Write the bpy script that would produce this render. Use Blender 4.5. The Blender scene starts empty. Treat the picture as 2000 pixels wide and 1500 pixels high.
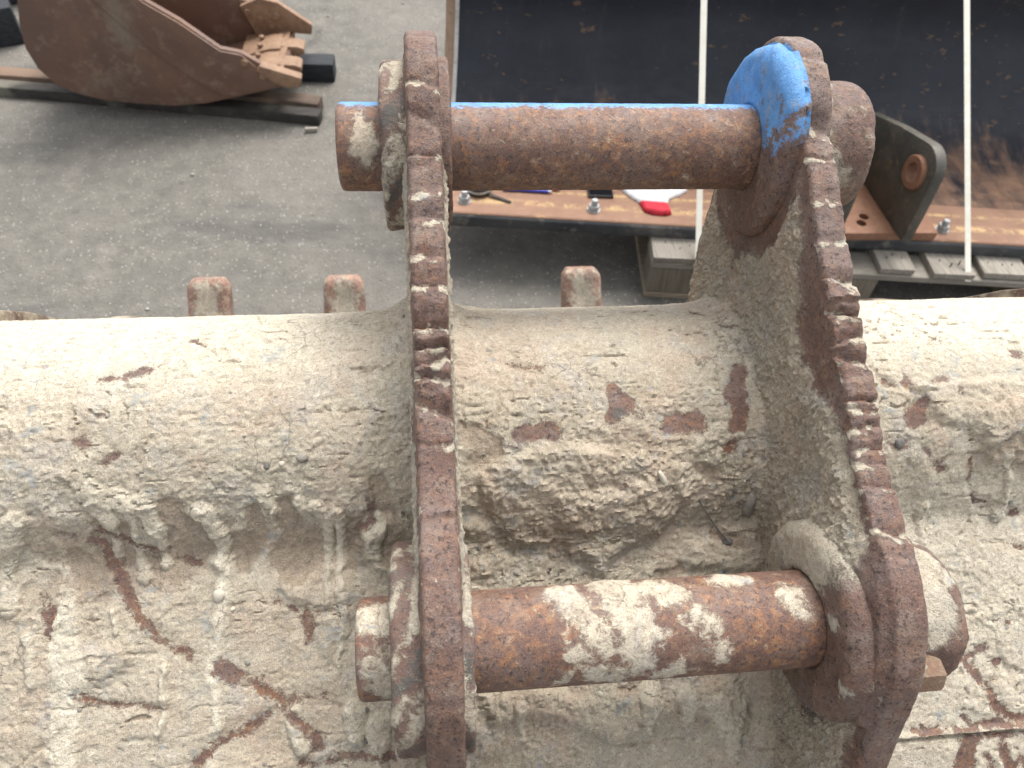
import bpy, bmesh, math, random
import numpy as np
from mathutils import Vector, Matrix, Euler
from mathutils.geometry import delaunay_2d_cdt

scene = bpy.context.scene
COL = scene.collection

# ------------------------------------------------------------------ camera, sky, sun, exposure
cam_d = bpy.data.cameras.new('camera')
cam = bpy.data.objects.new('camera', cam_d)
COL.objects.link(cam)
cam_d.sensor_fit = 'HORIZONTAL'
cam_d.sensor_width = 36.0
cam_d.lens = 27.036
cam_d.clip_start = 0.02
cam_d.clip_end = 500
cam.matrix_world = Matrix(((0.99309, 0.03434, -0.11221, -0.006),
                           (-0.09807, 0.76798, -0.63292, 0.0),
                           (0.06445, 0.63955, 0.76604, 1.55),
                           (0, 0, 0, 1)))
cam_d.dof.use_dof = True
cam_d.dof.focus_distance = 0.70
cam_d.dof.aperture_fstop = 9.0
scene.camera = cam

SUN_EL, SUN_AZ = math.radians(63), math.radians(30)      # azimuth measured from +Y towards +X
world = bpy.data.worlds.new('World')
scene.world = world
world.use_nodes = True
wn = world.node_tree
bg = wn.nodes['Background']
sky = wn.nodes.new('ShaderNodeTexSky')
sky.sky_type = 'NISHITA'
sky.sun_disc = False
sky.sun_elevation = SUN_EL
sky.sun_rotation = SUN_AZ
sky.air_density = 1.0
sky.dust_density = 4.0
sky.ozone_density = 0.6
hsv = wn.nodes.new('ShaderNodeHueSaturation')             # thin overcast: a greyer sky dome
hsv.inputs['Saturation'].default_value = 0.15
wn.links.new(sky.outputs[0], hsv.inputs['Color'])
wn.links.new(hsv.outputs[0], bg.inputs[0])
bg.inputs[1].default_value = 0.13
sun_d = bpy.data.lights.new('sun', 'SUN')
sun_d.energy = 1.2
sun_d.angle = math.radians(28)
sun_d.color = (1.0, 0.95, 0.87)
sun = bpy.data.objects.new('sun', sun_d)
COL.objects.link(sun)
sdir = Vector((math.sin(SUN_AZ) * math.cos(SUN_EL), math.cos(SUN_AZ) * math.cos(SUN_EL), math.sin(SUN_EL)))
sun.rotation_euler = sdir.to_track_quat('Z', 'Y').to_euler()
vs = scene.view_settings
vs.view_transform = 'Standard'
vs.look = 'None'
vs.exposure = 1.45
vs.gamma = 1.0
vs.use_curve_mapping = False

# ------------------------------------------------------------------ helpers: objects
def tag(o, label=None, cat=None, group=None, kind=None):
    if label: o['label'] = label
    if cat: o['category'] = cat
    if group: o['group'] = group
    if kind: o['kind'] = kind
    return o

def thing(name, loc, label, cat, group=None):
    o = bpy.data.objects.new(name, None)
    o.empty_display_size = 0.1
    COL.objects.link(o)
    o.location = loc
    return tag(o, label, cat, group)

def link(name, me, mat=None, parent=None):
    o = bpy.data.objects.new(name, me)
    COL.objects.link(o)
    if mat is not None:
        me.materials.clear()
        for m in (mat if isinstance(mat, (list, tuple)) else [mat]):
            me.materials.append(m)
    if parent is not None:
        o.parent = parent
        # meshes are written in world coordinates; undo the placement of the thing's Empty
        if parent.type == 'EMPTY':
            o.matrix_parent_inverse = Matrix.Translation(parent.location).inverted()
    return o

def mesh_np(name, V, F, smooth=True, mask=None, stain_shade=None):
    """V (n,3) array, F (m,3|4) index array"""
    me = bpy.data.meshes.new(name)
    V = np.asarray(V, np.float32)
    F = np.asarray(F, np.int32)
    k = F.shape[1]
    me.vertices.add(len(V))
    me.vertices.foreach_set('co', V.ravel())
    me.loops.add(F.size)
    me.loops.foreach_set('vertex_index', F.ravel())
    me.polygons.add(len(F))
    me.polygons.foreach_set('loop_start', np.arange(0, F.size, k, dtype=np.int32))
    if smooth:
        me.polygons.foreach_set('use_smooth', np.ones(len(F), bool))
    me.update(calc_edges=True)
    if mask is not None:
        a = me.attributes.new('mask', 'FLOAT_COLOR', 'POINT')
        a.data.foreach_set('color', np.asarray(mask, np.float32).ravel())
    if stain_shade is not None:
        a = me.attributes.new('stain_shade', 'FLOAT', 'POINT')
        a.data.foreach_set('value', np.asarray(stain_shade, np.float32).ravel())
    return me

def grid_faces(nr, nc, wrap=False, flip=False):
    i = np.arange(nr - 1)[:, None]
    j = np.arange(nc if wrap else nc - 1)[None, :]
    a = i * nc + j
    b = i * nc + (j + 1) % nc
    F = np.stack([a, b, b + nc, a + nc], -1).reshape(-1, 4)
    return F[:, ::-1] if flip else F

def bm_mesh(name, bm, smooth=False, angle=None):
    bmesh.ops.recalc_face_normals(bm, faces=bm.faces[:])
    me = bpy.data.meshes.new(name)
    bm.to_mesh(me)
    bm.free()
    if smooth:
        me.polygons.foreach_set('use_smooth', np.ones(len(me.polygons), bool))
        if angle:
            me.set_sharp_from_angle(angle=math.radians(angle))
    return me

def box_bm(bm, size, M, bevel=0.0, seg=1):
    r = bmesh.ops.create_cube(bm, size=1.0)
    vs_ = r['verts']
    bmesh.ops.scale(bm, vec=size, verts=vs_)
    if bevel > 0:
        es = list({e for v in vs_ for e in v.link_edges})
        rr = bmesh.ops.bevel(bm, geom=es, offset=bevel, segments=seg, affect='EDGES', profile=0.6)
        vs_ = list({v for f in rr['faces'] for v in f.verts} | {v for v in vs_ if v.is_valid})
    bmesh.ops.transform(bm, matrix=M, verts=vs_)
    return vs_

def box(name, c, size, mat, parent=None, rz=0.0, bevel=0.0, seg=1, rot=None, jit=0.0, rnd=None):
    bm = bmesh.new()
    M = Matrix.Translation(c) @ (rot.to_matrix().to_4x4() if rot else Matrix.Rotation(rz, 4, 'Z'))
    vs_ = box_bm(bm, size, M, bevel, seg)
    if jit:
        rnd = rnd or random.Random(1)
        for v in bm.verts:
            v.co += Vector((rnd.uniform(-jit, jit), rnd.uniform(-jit, jit), rnd.uniform(-jit, jit)))
    me = bm_mesh(name, bm, bevel > 0, 35)
    return link(name, me, mat, parent)

def prism(name, pts, plane, a, b, mat, parent=None, bevel=0.0, holes=(), smooth_angle=30, seg=2):
    """polygon extruded from a to b along the axis missing in plane ('yz','xz','xy')"""
    bm = bmesh.new()
    def P(p, t):
        return {'yz': (t, p[0], p[1]), 'xz': (p[0], t, p[1]), 'xy': (p[0], p[1], t)}[plane]
    f = bm.faces.new([bm.verts.new(P(p, a)) for p in pts])
    r = bmesh.ops.extrude_face_region(bm, geom=[f])
    d = Vector(P((0, 0), b)) - Vector(P((0, 0), a))
    bmesh.ops.translate(bm, vec=d, verts=[v for v in r['geom'] if isinstance(v, bmesh.types.BMVert)])
    bmesh.ops.recalc_face_normals(bm, faces=bm.faces[:])
    if bevel:
        es = [e for e in bm.edges if len(e.link_faces) == 2 and e.calc_face_angle(0) > 0.6]
        bmesh.ops.bevel(bm, geom=es, offset=bevel, segments=seg, affect='EDGES', profile=0.6)
    me = bm_mesh(name, bm, True, smooth_angle)
    o = link(name, me, mat, parent)
    if holes:
        cut(o, [(P((h[0], h[1]), (a + b) / 2), h[2], abs(b - a) + 0.04, {'yz': 'X', 'xz': 'Y', 'xy': 'Z'}[plane]) for h in holes])
    return o

def cut(o, cyls):
    bm = bmesh.new()
    for c, r, l, ax in cyls:
        R = {'X': Matrix.Rotation(math.pi / 2, 4, 'Y'), 'Y': Matrix.Rotation(math.pi / 2, 4, 'X'), 'Z': Matrix.Identity(4)}[ax]
        bmesh.ops.create_cone(bm, cap_ends=True, segments=32, radius1=r, radius2=r, depth=l, matrix=Matrix.Translation(c) @ R)
    cm = bm_mesh('cutter', bm)
    co = bpy.data.objects.new('cutter', cm)
    COL.objects.link(co)
    co.matrix_world = Matrix.Identity(4)
    keep = o.parent, o.matrix_parent_inverse.copy()
    o.parent = None
    m = o.modifiers.new('cut', 'BOOLEAN')
    m.object = co
    m.operation = 'DIFFERENCE'
    m.solver = 'EXACT'
    dg = bpy.context.evaluated_depsgraph_get()
    dg.update()
    me = bpy.data.meshes.new_from_object(o.evaluated_get(dg))
    o.modifiers.clear()
    o.data = me
    o.parent = keep[0]
    o.matrix_parent_inverse = keep[1]
    bpy.data.objects.remove(co)

def lathe(name, prof, axis_o, axis, mat, parent=None, seg=48, smooth_angle=40, cap=True):
    """prof: list of (r, t) along axis 'X','Y','Z' from axis_o"""
    bm = bmesh.new()
    rings = []
    for r, t in prof:
        ring = []
        for k in range(seg):
            a = 2 * math.pi * k / seg
            c, s_ = r * math.cos(a), r * math.sin(a)
            p = {'X': (t, c, s_), 'Y': (c, t, s_), 'Z': (c, s_, t)}[axis]
            ring.append(bm.verts.new(Vector(axis_o) + Vector(p)))
        rings.append(ring)
    for A, B in zip(rings, rings[1:]):
        for k in range(seg):
            bm.faces.new((A[k], A[(k + 1) % seg], B[(k + 1) % seg], B[k]))
    if cap:
        bm.faces.new(rings[0][::-1])
        bm.faces.new(rings[-1])
    me = bm_mesh(name, bm, True, smooth_angle)
    return link(name, me, mat, parent)

def tube_path(name, pts, r, mat, parent=None, seg=8, flat=None):
    """round tube, or a flat strap if flat=(width, thickness, side vector)"""
    bm = bmesh.new()
    rings = []
    P = [Vector(p) for p in pts]
    for i, p in enumerate(P):
        t = (P[min(i + 1, len(P) - 1)] - P[max(i - 1, 0)]).normalized()
        if flat:
            w, th, sv = flat
            sv = Vector(sv).normalized()
            n = t.cross(sv).normalized()
            ring = [bm.verts.new(p + sv * a * w / 2 + n * b * th / 2) for a, b in ((-1, -1), (1, -1), (1, 1), (-1, 1))]
        else:
            u = t.orthogonal().normalized()
            if i and rings:
                u = (prev - t * prev.dot(t)).normalized()
            prev = u
            v = t.cross(u)
            rr = r[i] if isinstance(r, (list, tuple)) else r
            ring = [bm.verts.new(p + rr * (u * math.cos(2 * math.pi * k / seg) + v * math.sin(2 * math.pi * k / seg))) for k in range(seg)]
        rings.append(ring)
    for A, B in zip(rings, rings[1:]):
        n = len(A)
        for k in range(n):
            bm.faces.new((A[k], A[(k + 1) % n], B[(k + 1) % n], B[k]))
    bm.faces.new(rings[0][::-1])
    bm.faces.new(rings[-1])
    me = bm_mesh(name, bm, True, 40)
    return link(name, me, mat, parent)

# ------------------------------------------------------------------ helpers: noise in numpy
def _hash(ix, iy, seed):
    h = (ix.astype(np.int64) * 374761393 + iy.astype(np.int64) * 668265263 + seed * 974634777) & 0xFFFFFFFF
    h = ((h ^ (h >> 13)) * 1274126177) & 0xFFFFFFFF
    h = h ^ (h >> 16)
    return h
_GA = np.linspace(0, 2 * np.pi, 256, endpoint=False)
_GX, _GY = np.cos(_GA), np.sin(_GA)
def perlin(x, y, seed=0):
    ix, iy = np.floor(x), np.floor(y)
    fx, fy = x - ix, y - iy
    ix = ix.astype(np.int64); iy = iy.astype(np.int64)
    u = fx * fx * fx * (fx * (fx * 6 - 15) + 10)
    v = fy * fy * fy * (fy * (fy * 6 - 15) + 10)
    def g(dx, dy):
        h = _hash(ix + dx, iy + dy, seed) & 255
        return _GX[h] * (fx - dx) + _GY[h] * (fy - dy)
    a = g(0, 0); b = g(1, 0); c = g(0, 1); d = g(1, 1)
    return ((a + u * (b - a)) * (1 - v) + (c + u * (d - c)) * v) * 1.5
def fbm(x, y, f, oct_=4, seed=0, gain=0.5):
    r = 0; a = 1; n = 0
    for o in range(oct_):
        r = r + a * perlin(x * f + 17.3 * o, y * f - 9.1 * o, seed + o)
        n += a; a *= gain; f *= 2.03
    return r / n
def billow(x, y, f, oct_=4, seed=0, gain=0.5):
    r = 0; a = 1; n = 0
    for o in range(oct_):
        r = r + a * np.abs(perlin(x * f + 31.7 * o, y * f + 5.3 * o, seed + o))
        n += a; a *= gain; f *= 2.1
    return r / n
def sst(a, b, x):
    t = np.clip((x - a) / (b - a), 0, 1)
    return t * t * (3 - 2 * t)
def stroke_field(x, y, stroke, pad):
    """returns (idx, d/w, w): distance in half-widths to a polyline with varying half-width"""
    S = np.array(stroke)
    m = (x > S[:, 0].min() - S[:, 2].max() - pad) & (x < S[:, 0].max() + S[:, 2].max() + pad) & \
        (y > S[:, 1].min() - S[:, 2].max() - pad) & (y < S[:, 1].max() + S[:, 2].max() + pad)
    idx = np.nonzero(m)[0]
    px_, py_ = x[idx], y[idx]
    best = np.full(len(idx), 1e9); bw = np.full(len(idx), S[0, 2])
    for a, b in zip(S, S[1:]):
        d = b - a
        L = d[0] ** 2 + d[1] ** 2 + 1e-12
        t = np.clip(((px_ - a[0]) * d[0] + (py_ - a[1]) * d[1]) / L, 0, 1)
        w = a[2] + t * d[2]
        q = np.hypot(px_ - a[0] - t * d[0], py_ - a[1] - t * d[1]) - w
        k = q < best
        best[k] = q[k]; bw[k] = w[k]
    return idx, best, bw
def poly_sdf(x, y, poly, pad):
    P = np.array(poly)
    m = (x > P[:, 0].min() - pad) & (x < P[:, 0].max() + pad) & (y > P[:, 1].min() - pad) & (y < P[:, 1].max() + pad)
    idx = np.nonzero(m)[0]
    px_, py_ = x[idx], y[idx]
    d2 = np.full(len(idx), 1e9)
    ins = np.zeros(len(idx), bool)
    n = len(P)
    for i in range(n):
        a, b = P[i], P[(i + 1) % n]
        e = b - a
        t = np.clip(((px_ - a[0]) * e[0] + (py_ - a[1]) * e[1]) / (e @ e + 1e-12), 0, 1)
        d2 = np.minimum(d2, (px_ - a[0] - t * e[0]) ** 2 + (py_ - a[1] - t * e[1]) ** 2)
        c = ((a[1] > py_) != (b[1] > py_)) & (px_ < e[0] * (py_ - a[1]) / (e[1] + 1e-15) + a[0])
        ins ^= c
    d = np.sqrt(d2)
    return idx, np.where(ins, -d, d)
def catmull(P, n):
    P = np.array(P, float); out = []
    Q = np.vstack([2 * P[0] - P[1], P, 2 * P[-1] - P[-2]])
    for i in range(1, len(Q) - 2):
        t = np.linspace(0, 1, n, endpoint=False)[:, None]
        a, b, c, d = Q[i - 1], Q[i], Q[i + 1], Q[i + 2]
        out.append(.5 * ((2 * b) + (c - a) * t + (2 * a - 5 * b + 4 * c - d) * t ** 2 + (3 * b - a - 3 * c + d) * t ** 3))
    out.append(P[-1:])
    return np.vstack(out)

# ------------------------------------------------------------------ helpers: materials
class NT:
    def __init__(self, name):
        self.m = bpy.data.materials.new(name)
        self.m.use_nodes = True
        self.t = self.m.node_tree
        self.b = self.t.nodes['Principled BSDF']
        self.co = self.n('ShaderNodeTexCoord').outputs['Object']
    def n(self, typ, **kw):
        x = self.t.nodes.new(typ)
        for k, v in kw.items():
            setattr(x, k, v)
        return x
    def set(self, sock, v):
        if hasattr(v, 'is_linked') or isinstance(v, bpy.types.NodeSocket):
            self.t.links.new(v, sock)
        elif isinstance(v, (tuple, list)) and len(v) == 3 and sock.type == 'RGBA':
            sock.default_value = (*v, 1)
        else:
            sock.default_value = v
    def mapping(self, scale=(1, 1, 1), rot=(0, 0, 0)):
        x = self.n('ShaderNodeMapping')
        self.t.links.new(self.co, x.inputs['Vector'])
        x.inputs['Scale'].default_value = scale
        x.inputs['Rotation'].default_value = rot
        return x.outputs[0]
    def noise(self, scale, detail=4, rough=0.55, vec=None, dist=0.0):
        x = self.n('ShaderNodeTexNoise')
        self.t.links.new(vec or self.co, x.inputs['Vector'])
        x.inputs['Scale'].default_value = scale
        x.inputs['Detail'].default_value = detail
        x.inputs['Roughness'].default_value = rough
        x.inputs['Distortion'].default_value = dist
        return x.outputs['Fac']
    def voro(self, scale, vec=None, feature='F1', out='Distance', rand=1.0):
        x = self.n('ShaderNodeTexVoronoi', feature=feature)
        self.t.links.new(vec or self.co, x.inputs['Vector'])
        x.inputs['Scale'].default_value = scale
        x.inputs['Randomness'].default_value = rand
        return x.outputs[out]
    def math(self, op, a, b=None, c=None, clamp=False):
        x = self.n('ShaderNodeMath', operation=op, use_clamp=clamp)
        self.set(x.inputs[0], a)
        if b is not None: self.set(x.inputs[1], b)
        if c is not None: self.set(x.inputs[2], c)
        return x.outputs[0]
    def ramp(self, v, a, b, lo=0.0, hi=1.0):
        x = self.n('ShaderNodeMapRange', interpolation_type='SMOOTHSTEP')
        self.set(x.inputs['Value'], v)
        x.inputs['From Min'].default_value = a
        x.inputs['From Max'].default_value = b
        x.inputs['To Min'].default_value = lo
        x.inputs['To Max'].default_value = hi
        return x.outputs[0]
    def mix(self, f, a, b):
        x = self.n('ShaderNodeMix', data_type='RGBA')
        self.set(x.inputs[0], f)
        self.set(x.inputs[6], a)
        self.set(x.inputs[7], b)
        return x.outputs[2]
    def bump(self, h, dist, strength=1.0, normal=None):
        x = self.n('ShaderNodeBump')
        x.inputs['Strength'].default_value = strength
        x.inputs['Distance'].default_value = dist
        self.set(x.inputs['Height'], h)
        if normal is not None:
            self.t.links.new(normal, x.inputs['Normal'])
        return x.outputs[0]
    def done(self, color, rough=0.8, normal=None, metal=0.0, spec=0.5):
        self.set(self.b.inputs['Base Color'], color)
        self.set(self.b.inputs['Roughness'], rough)
        self.set(self.b.inputs['Metallic'], metal)
        self.b.inputs['Specular IOR Level'].default_value = spec
        if normal is not None:
            self.t.links.new(normal, self.b.inputs['Normal'])
        return self.m

def muddy_steel(name, soft=0.10, brk=0.55, orange=0.5, bump=0.004, dusty=0.42, rust_value=1.0, rust_sat=1.0):
    """rusty steel under dried mud; vertex mask: R mud cover, G blue paint, B pale mud and painted brightness, A dark residue; stain: thin brown skin and painted pit shade"""
    k = NT(name)
    at = k.n('ShaderNodeAttribute', attribute_name='mask')
    st = k.n('ShaderNodeAttribute', attribute_name='stain_shade').outputs['Fac']
    sp = k.n('ShaderNodeSeparateColor')
    k.t.links.new(at.outputs['Color'], sp.inputs[0])
    R, G, B = sp.outputs[0], sp.outputs[1], sp.outputs[2]
    A = at.outputs['Alpha']
    n1 = k.noise(9, 5, 0.6)
    n2 = k.noise(55, 6, 0.65)
    n3 = k.noise(260, 5, 0.7)
    n4 = k.noise(750, 3, 0.7)
    n5 = k.noise(120, 6, 0.75, dist=0.6)
    n6 = k.noise(30, 6, 0.7)
    # dried mud: warm beige, grey, pinkish and ochre batches, pale flecks, dark pits, cracks, stones
    mud = k.mix(k.ramp(n1, 0.42, 0.58), (0.43, 0.360, 0.272), (0.375, 0.328, 0.250))
    mud = k.mix(k.ramp(k.noise(15, 4, 0.6, dist=0.5), 0.52, 0.62, 0, 0.75), mud, (0.41, 0.315, 0.24))
    mud = k.mix(k.ramp(k.noise(21, 5, 0.65, dist=0.8), 0.53, 0.64, 0, 0.7), mud, (0.345, 0.318, 0.285))
    mud = k.mix(k.ramp(n6, 0.50, 0.62, 0, 0.65), mud, (0.285, 0.228, 0.158))
    mud = k.mix(k.ramp(n5, 0.51, 0.64, 0, 0.8), mud, (0.52, 0.465, 0.365))
    mud = k.mix(k.math('MULTIPLY', B, 0.92), mud, k.mix(k.ramp(n5, 0.35, 0.65), (0.47, 0.42, 0.325), (0.66, 0.605, 0.49)))
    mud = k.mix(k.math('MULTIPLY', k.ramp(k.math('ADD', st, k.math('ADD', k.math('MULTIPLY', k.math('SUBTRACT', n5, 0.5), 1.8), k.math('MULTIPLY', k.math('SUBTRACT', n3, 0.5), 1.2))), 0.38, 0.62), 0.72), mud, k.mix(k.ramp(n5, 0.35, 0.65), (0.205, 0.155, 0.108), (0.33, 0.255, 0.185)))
    mud = k.mix(k.ramp(n3, 0.53, 0.64, 0, 0.55), mud, (0.21, 0.175, 0.14))
    mud = k.mix(k.ramp(n4, 0.55, 0.66, 0, 0.6), mud, (0.14, 0.122, 0.10))
    mud = k.mix(k.ramp(n4, 0.42, 0.32, 0, 0.55), mud, (0.62, 0.565, 0.46))
    wv = k.n('ShaderNodeVectorMath', operation='MULTIPLY_ADD')
    nc = k.n('ShaderNodeTexNoise'); nc.inputs['Scale'].default_value = 60; nc.inputs['Detail'].default_value = 4
    k.t.links.new(k.co, nc.inputs['Vector'])
    k.t.links.new(nc.outputs['Color'], wv.inputs[0]); wv.inputs[1].default_value = (0.02, 0.02, 0.02); k.t.links.new(k.co, wv.inputs[2])
    crk = k.math('MULTIPLY', k.ramp(k.voro(26, vec=wv.outputs[0], feature='DISTANCE_TO_EDGE'), 0.0, 0.030, 1, 0), k.ramp(k.noise(11, 3, 0.5), 0.58, 0.66))
    mud = k.mix(k.math('MULTIPLY', crk, 0.55), mud, (0.10, 0.082, 0.065))
    mud = k.mix(k.ramp(k.noise(36, 6, 0.72, dist=0.4), 0.585, 0.66, 0, 0.7), mud, (0.285, 0.30, 0.295))
    hs = k.n('ShaderNodeHueSaturation'); hs.inputs['Saturation'].default_value = 0.97
    k.t.links.new(mud, hs.inputs['Color']); mud = hs.outputs[0]
    gv = k.voro(85)
    gcol = k.voro(85, out='Color')
    sepg = k.n('ShaderNodeSeparateColor'); k.t.links.new(gcol, sepg.inputs[0])
    gsel = k.math('MULTIPLY', k.ramp(gv, 0.20, 0.32, 1, 0), k.ramp(sepg.outputs[0], 0.84, 0.88))
    gsel = k.math('MULTIPLY', gsel, k.ramp(n6, 0.45, 0.6))
    mud = k.mix(k.math('MULTIPLY', gsel, 0.8), mud, k.mix(sepg.outputs[1], (0.09, 0.095, 0.10), (0.36, 0.33, 0.31)))
    # rust: purple-brown scale, orange bloom, black pits, dust
    rust = k.mix(k.ramp(n2, 0.35, 0.65), (0.118, 0.072, 0.060), (0.128, 0.068, 0.050))
    rust = k.mix(k.ramp(n1, 0.48, 0.62, 0, 0.6), rust, (0.150, 0.108, 0.098))
    rust = k.mix(k.math('MULTIPLY', k.ramp(n5, 0.44, 0.62, 0, 0.9), k.ramp(n6, 0.38, 0.60, orange * 0.45, min(1, orange * 1.7))), rust, (0.27, 0.125, 0.055))
    dust = k.math('MULTIPLY', k.ramp(k.noise(38, 7, 0.78), 0.47, 0.72), dusty)
    rust = k.mix(dust, rust, (0.32, 0.25, 0.19))
    rust = k.mix(k.ramp(n3, 0.54, 0.63, 0, 0.85), rust, (0.035, 0.022, 0.02))
    rust = k.mix(k.ramp(n4, 0.55, 0.65, 0, 0.75), rust, (0.045, 0.028, 0.024))
    rust = k.mix(k.ramp(n4, 0.40, 0.30, 0, 0.6), rust, (0.40, 0.29, 0.20))
    rh = k.n('ShaderNodeHueSaturation'); rh.inputs['Saturation'].default_value = rust_sat; rh.inputs['Value'].default_value = rust_value
    k.t.links.new(rust, rh.inputs['Color']); rust = rh.outputs[0]
    blue = k.mix(k.ramp(n2, 0.35, 0.65), (0.075, 0.235, 0.52), (0.11, 0.30, 0.60))
    blue = k.mix(k.ramp(k.noise(70, 6, 0.75), 0.52, 0.66, 0, 0.75), blue, (0.24, 0.25, 0.27))
    blue = k.mix(k.ramp(n4, 0.56, 0.66, 0, 0.7), blue, (0.06, 0.05, 0.06))
    dark = k.mix(n3, (0.045, 0.043, 0.045), (0.12, 0.105, 0.088))
    brk_n = k.math('ADD', k.math('MULTIPLY', k.math('SUBTRACT', n5, 0.5), brk * 1.8), k.math('MULTIPLY', k.math('SUBTRACT', n3, 0.5), brk * 1.2))
    brk_n = k.math('ADD', brk_n, k.math('MULTIPLY', k.math('SUBTRACT', n4, 0.5), brk * 1.0))
    brk_n = k.math('ADD', brk_n, k.math('MULTIPLY', k.math('SUBTRACT', n2, 0.5), brk * 1.0))
    mm = k.ramp(k.math('ADD', R, brk_n), 0.5 - soft, 0.5 + soft)
    bb = k.ramp(k.math('ADD', G, k.math('MULTIPLY', brk_n, 1.15)), 0.44, 0.66)
    dd = k.ramp(k.math('ADD', A, k.math('MULTIPLY', brk_n, 1.4)), 0.46, 0.64)
    col = k.mix(bb, rust, blue)
    col = k.mix(dd, col, dark)
    col = k.mix(mm, col, mud)
    h = k.math('ADD', k.math('MULTIPLY', n3, 0.55), k.math('ADD', k.math('MULTIPLY', n4, 0.30), k.math('MULTIPLY', mm, 0.22)))
    h = k.math('ADD', h, k.math('MULTIPLY', n5, 0.5))
    inv = k.math('MULTIPLY_ADD', mm, 0.45, 0.55)
    bn = k.n('ShaderNodeBump')
    bn.inputs['Distance'].default_value = bump
    k.set(bn.inputs['Height'], h)
    k.set(bn.inputs['Strength'], inv)
    rough = k.math('ADD', k.math('MULTIPLY', mm, 0.24), k.ramp(n2, 0.3, 0.7, 0.52, 0.72))
    rough = k.math('SUBTRACT', rough, k.math('MULTIPLY', bb, 0.12))
    return k.done(col, rough, bn.outputs[0], 0.0, 0.4)

def simple_noise_mat(name, cols, scale, rough=0.7, bump=0.0, detail=6, spec=0.5, metal=0.0, bscale=None, stretch=None, dirt=None):
    k = NT(name)
    vec = k.mapping(stretch) if stretch else None
    n = k.noise(scale, detail, 0.62, vec)
    c = k.mix(k.ramp(n, 0.36, 0.64), cols[0], cols[1])
    n2 = k.noise(scale * 4.3, detail, 0.68, vec)
    if len(cols) > 2:
        c = k.mix(k.ramp(n2, 0.52, 0.70, 0, 0.85), c, cols[2])
    if dirt:
        c = k.mix(k.ramp(k.noise(scale * 0.6, 7, 0.7), 0.5, 0.68, 0, dirt[1]), c, dirt[0])
    nr = None
    if bump:
        nr = k.bump(k.math('ADD', k.noise(bscale or scale * 5, 5, 0.7, vec), k.math('MULTIPLY', n2, 0.5)), bump, 0.7)
    return k.done(c, k.ramp(n2, 0.3, 0.7, rough - 0.08, min(1, rough + 0.1)), nr, metal, spec)
# ================================================================== THE GROUND
def asphalt():
    k = NT('asphalt')
    n1 = k.noise(0.9, 5, 0.6, dist=0.4)
    n2 = k.noise(14, 6, 0.7)
    n3 = k.noise(130, 4, 0.7)
    c = k.mix(k.ramp(n2, 0.35, 0.65), (0.112, 0.106, 0.094), (0.150, 0.141, 0.125))
    c = k.mix(k.ramp(n1, 0.45, 0.62, 0, 0.55), c, (0.172, 0.160, 0.144))
    st = k.noise(1.6, 4, 0.6, vec=k.mapping((0.7, 2.2, 1)))
    c = k.mix(k.ramp(st, 0.56, 0.70, 0, 0.6), c, (0.062, 0.062, 0.060))
    v = k.voro(120)
    vc = k.voro(120, out='Color')
    sp = k.n('ShaderNodeSeparateColor'); k.t.links.new(vc, sp.inputs[0])
    c = k.mix(k.math('MULTIPLY', k.ramp(v, 0.18, 0.42, 1, 0), k.ramp(sp.outputs[0], 0.80, 0.90, 0, 0.75)), c, (0.38, 0.36, 0.33))
    c = k.mix(k.math('MULTIPLY', k.ramp(v, 0.2, 0.45, 1, 0), k.ramp(sp.outputs[1], 0.70, 0.85, 0, 0.7)), c, (0.075, 0.07, 0.065))
    c = k.mix(k.ramp(k.noise(3.1, 5, 0.7, dist=1.2), 0.60, 0.70, 0, 0.45), c, (0.045, 0.044, 0.042))
    c = k.mix(k.ramp(k.noise(4.7, 6, 0.7), 0.57, 0.68, 0, 0.4), c, (0.21, 0.19, 0.165))
    nr = k.bump(k.math('ADD', n3, k.math('MULTIPLY', v, 0.8)), 0.006, 0.6)
    return k.done(c, 0.9, nr, 0, 0.3)
M_asphalt = asphalt()
gx = np.linspace(-60, 60, 2); gy = np.linspace(-40, 90, 2)
G = np.array([(x, y, 0.0) for y in gy for x in gx])
ground = link('ground', mesh_np('ground', G, grid_faces(2, 2), False), M_asphalt)
tag(ground, 'worn grey asphalt yard with pale stone chips', kind='structure')

# loose grit on the asphalt (uncountable)
rs = np.random.RandomState(4)
N = 2600
gxs = rs.uniform(-2.2, 2.2, N); gys = rs.uniform(1.15, 4.2, N)
sz = rs.uniform(0.0012, 0.0042, N) * (1 + (rs.rand(N) > 0.97) * 1.3)
oct_ = np.array([(1, 0, 0), (0, 1, 0), (-1, 0, 0), (0, -1, 0), (0, 0, 1), (0, 0, -1)], float)
of = np.array([(0, 1, 4), (1, 2, 4), (2, 3, 4), (3, 0, 4), (1, 0, 5), (2, 1, 5), (3, 2, 5), (0, 3, 5)])
V = (oct_[None] * sz[:, None, None] * rs.uniform(0.6, 1.3, (N, 6, 1)))
V[:, :, 2] *= 0.7
V += np.stack([gxs, gys, sz * 0.4], 1)[:, None, :]
F = (of[None] + 6 * np.arange(N)[:, None, None]).reshape(-1, 3)
M_grit = simple_noise_mat('grit', [(0.42, 0.40, 0.37), (0.24, 0.23, 0.21), (0.55, 0.53, 0.49)], 9, 0.85)
tag(link('grit', mesh_np('grit', V.reshape(-1, 3), F, False), M_grit), 'loose pale grit strewn over the asphalt', 'grit', kind='stuff')

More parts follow.
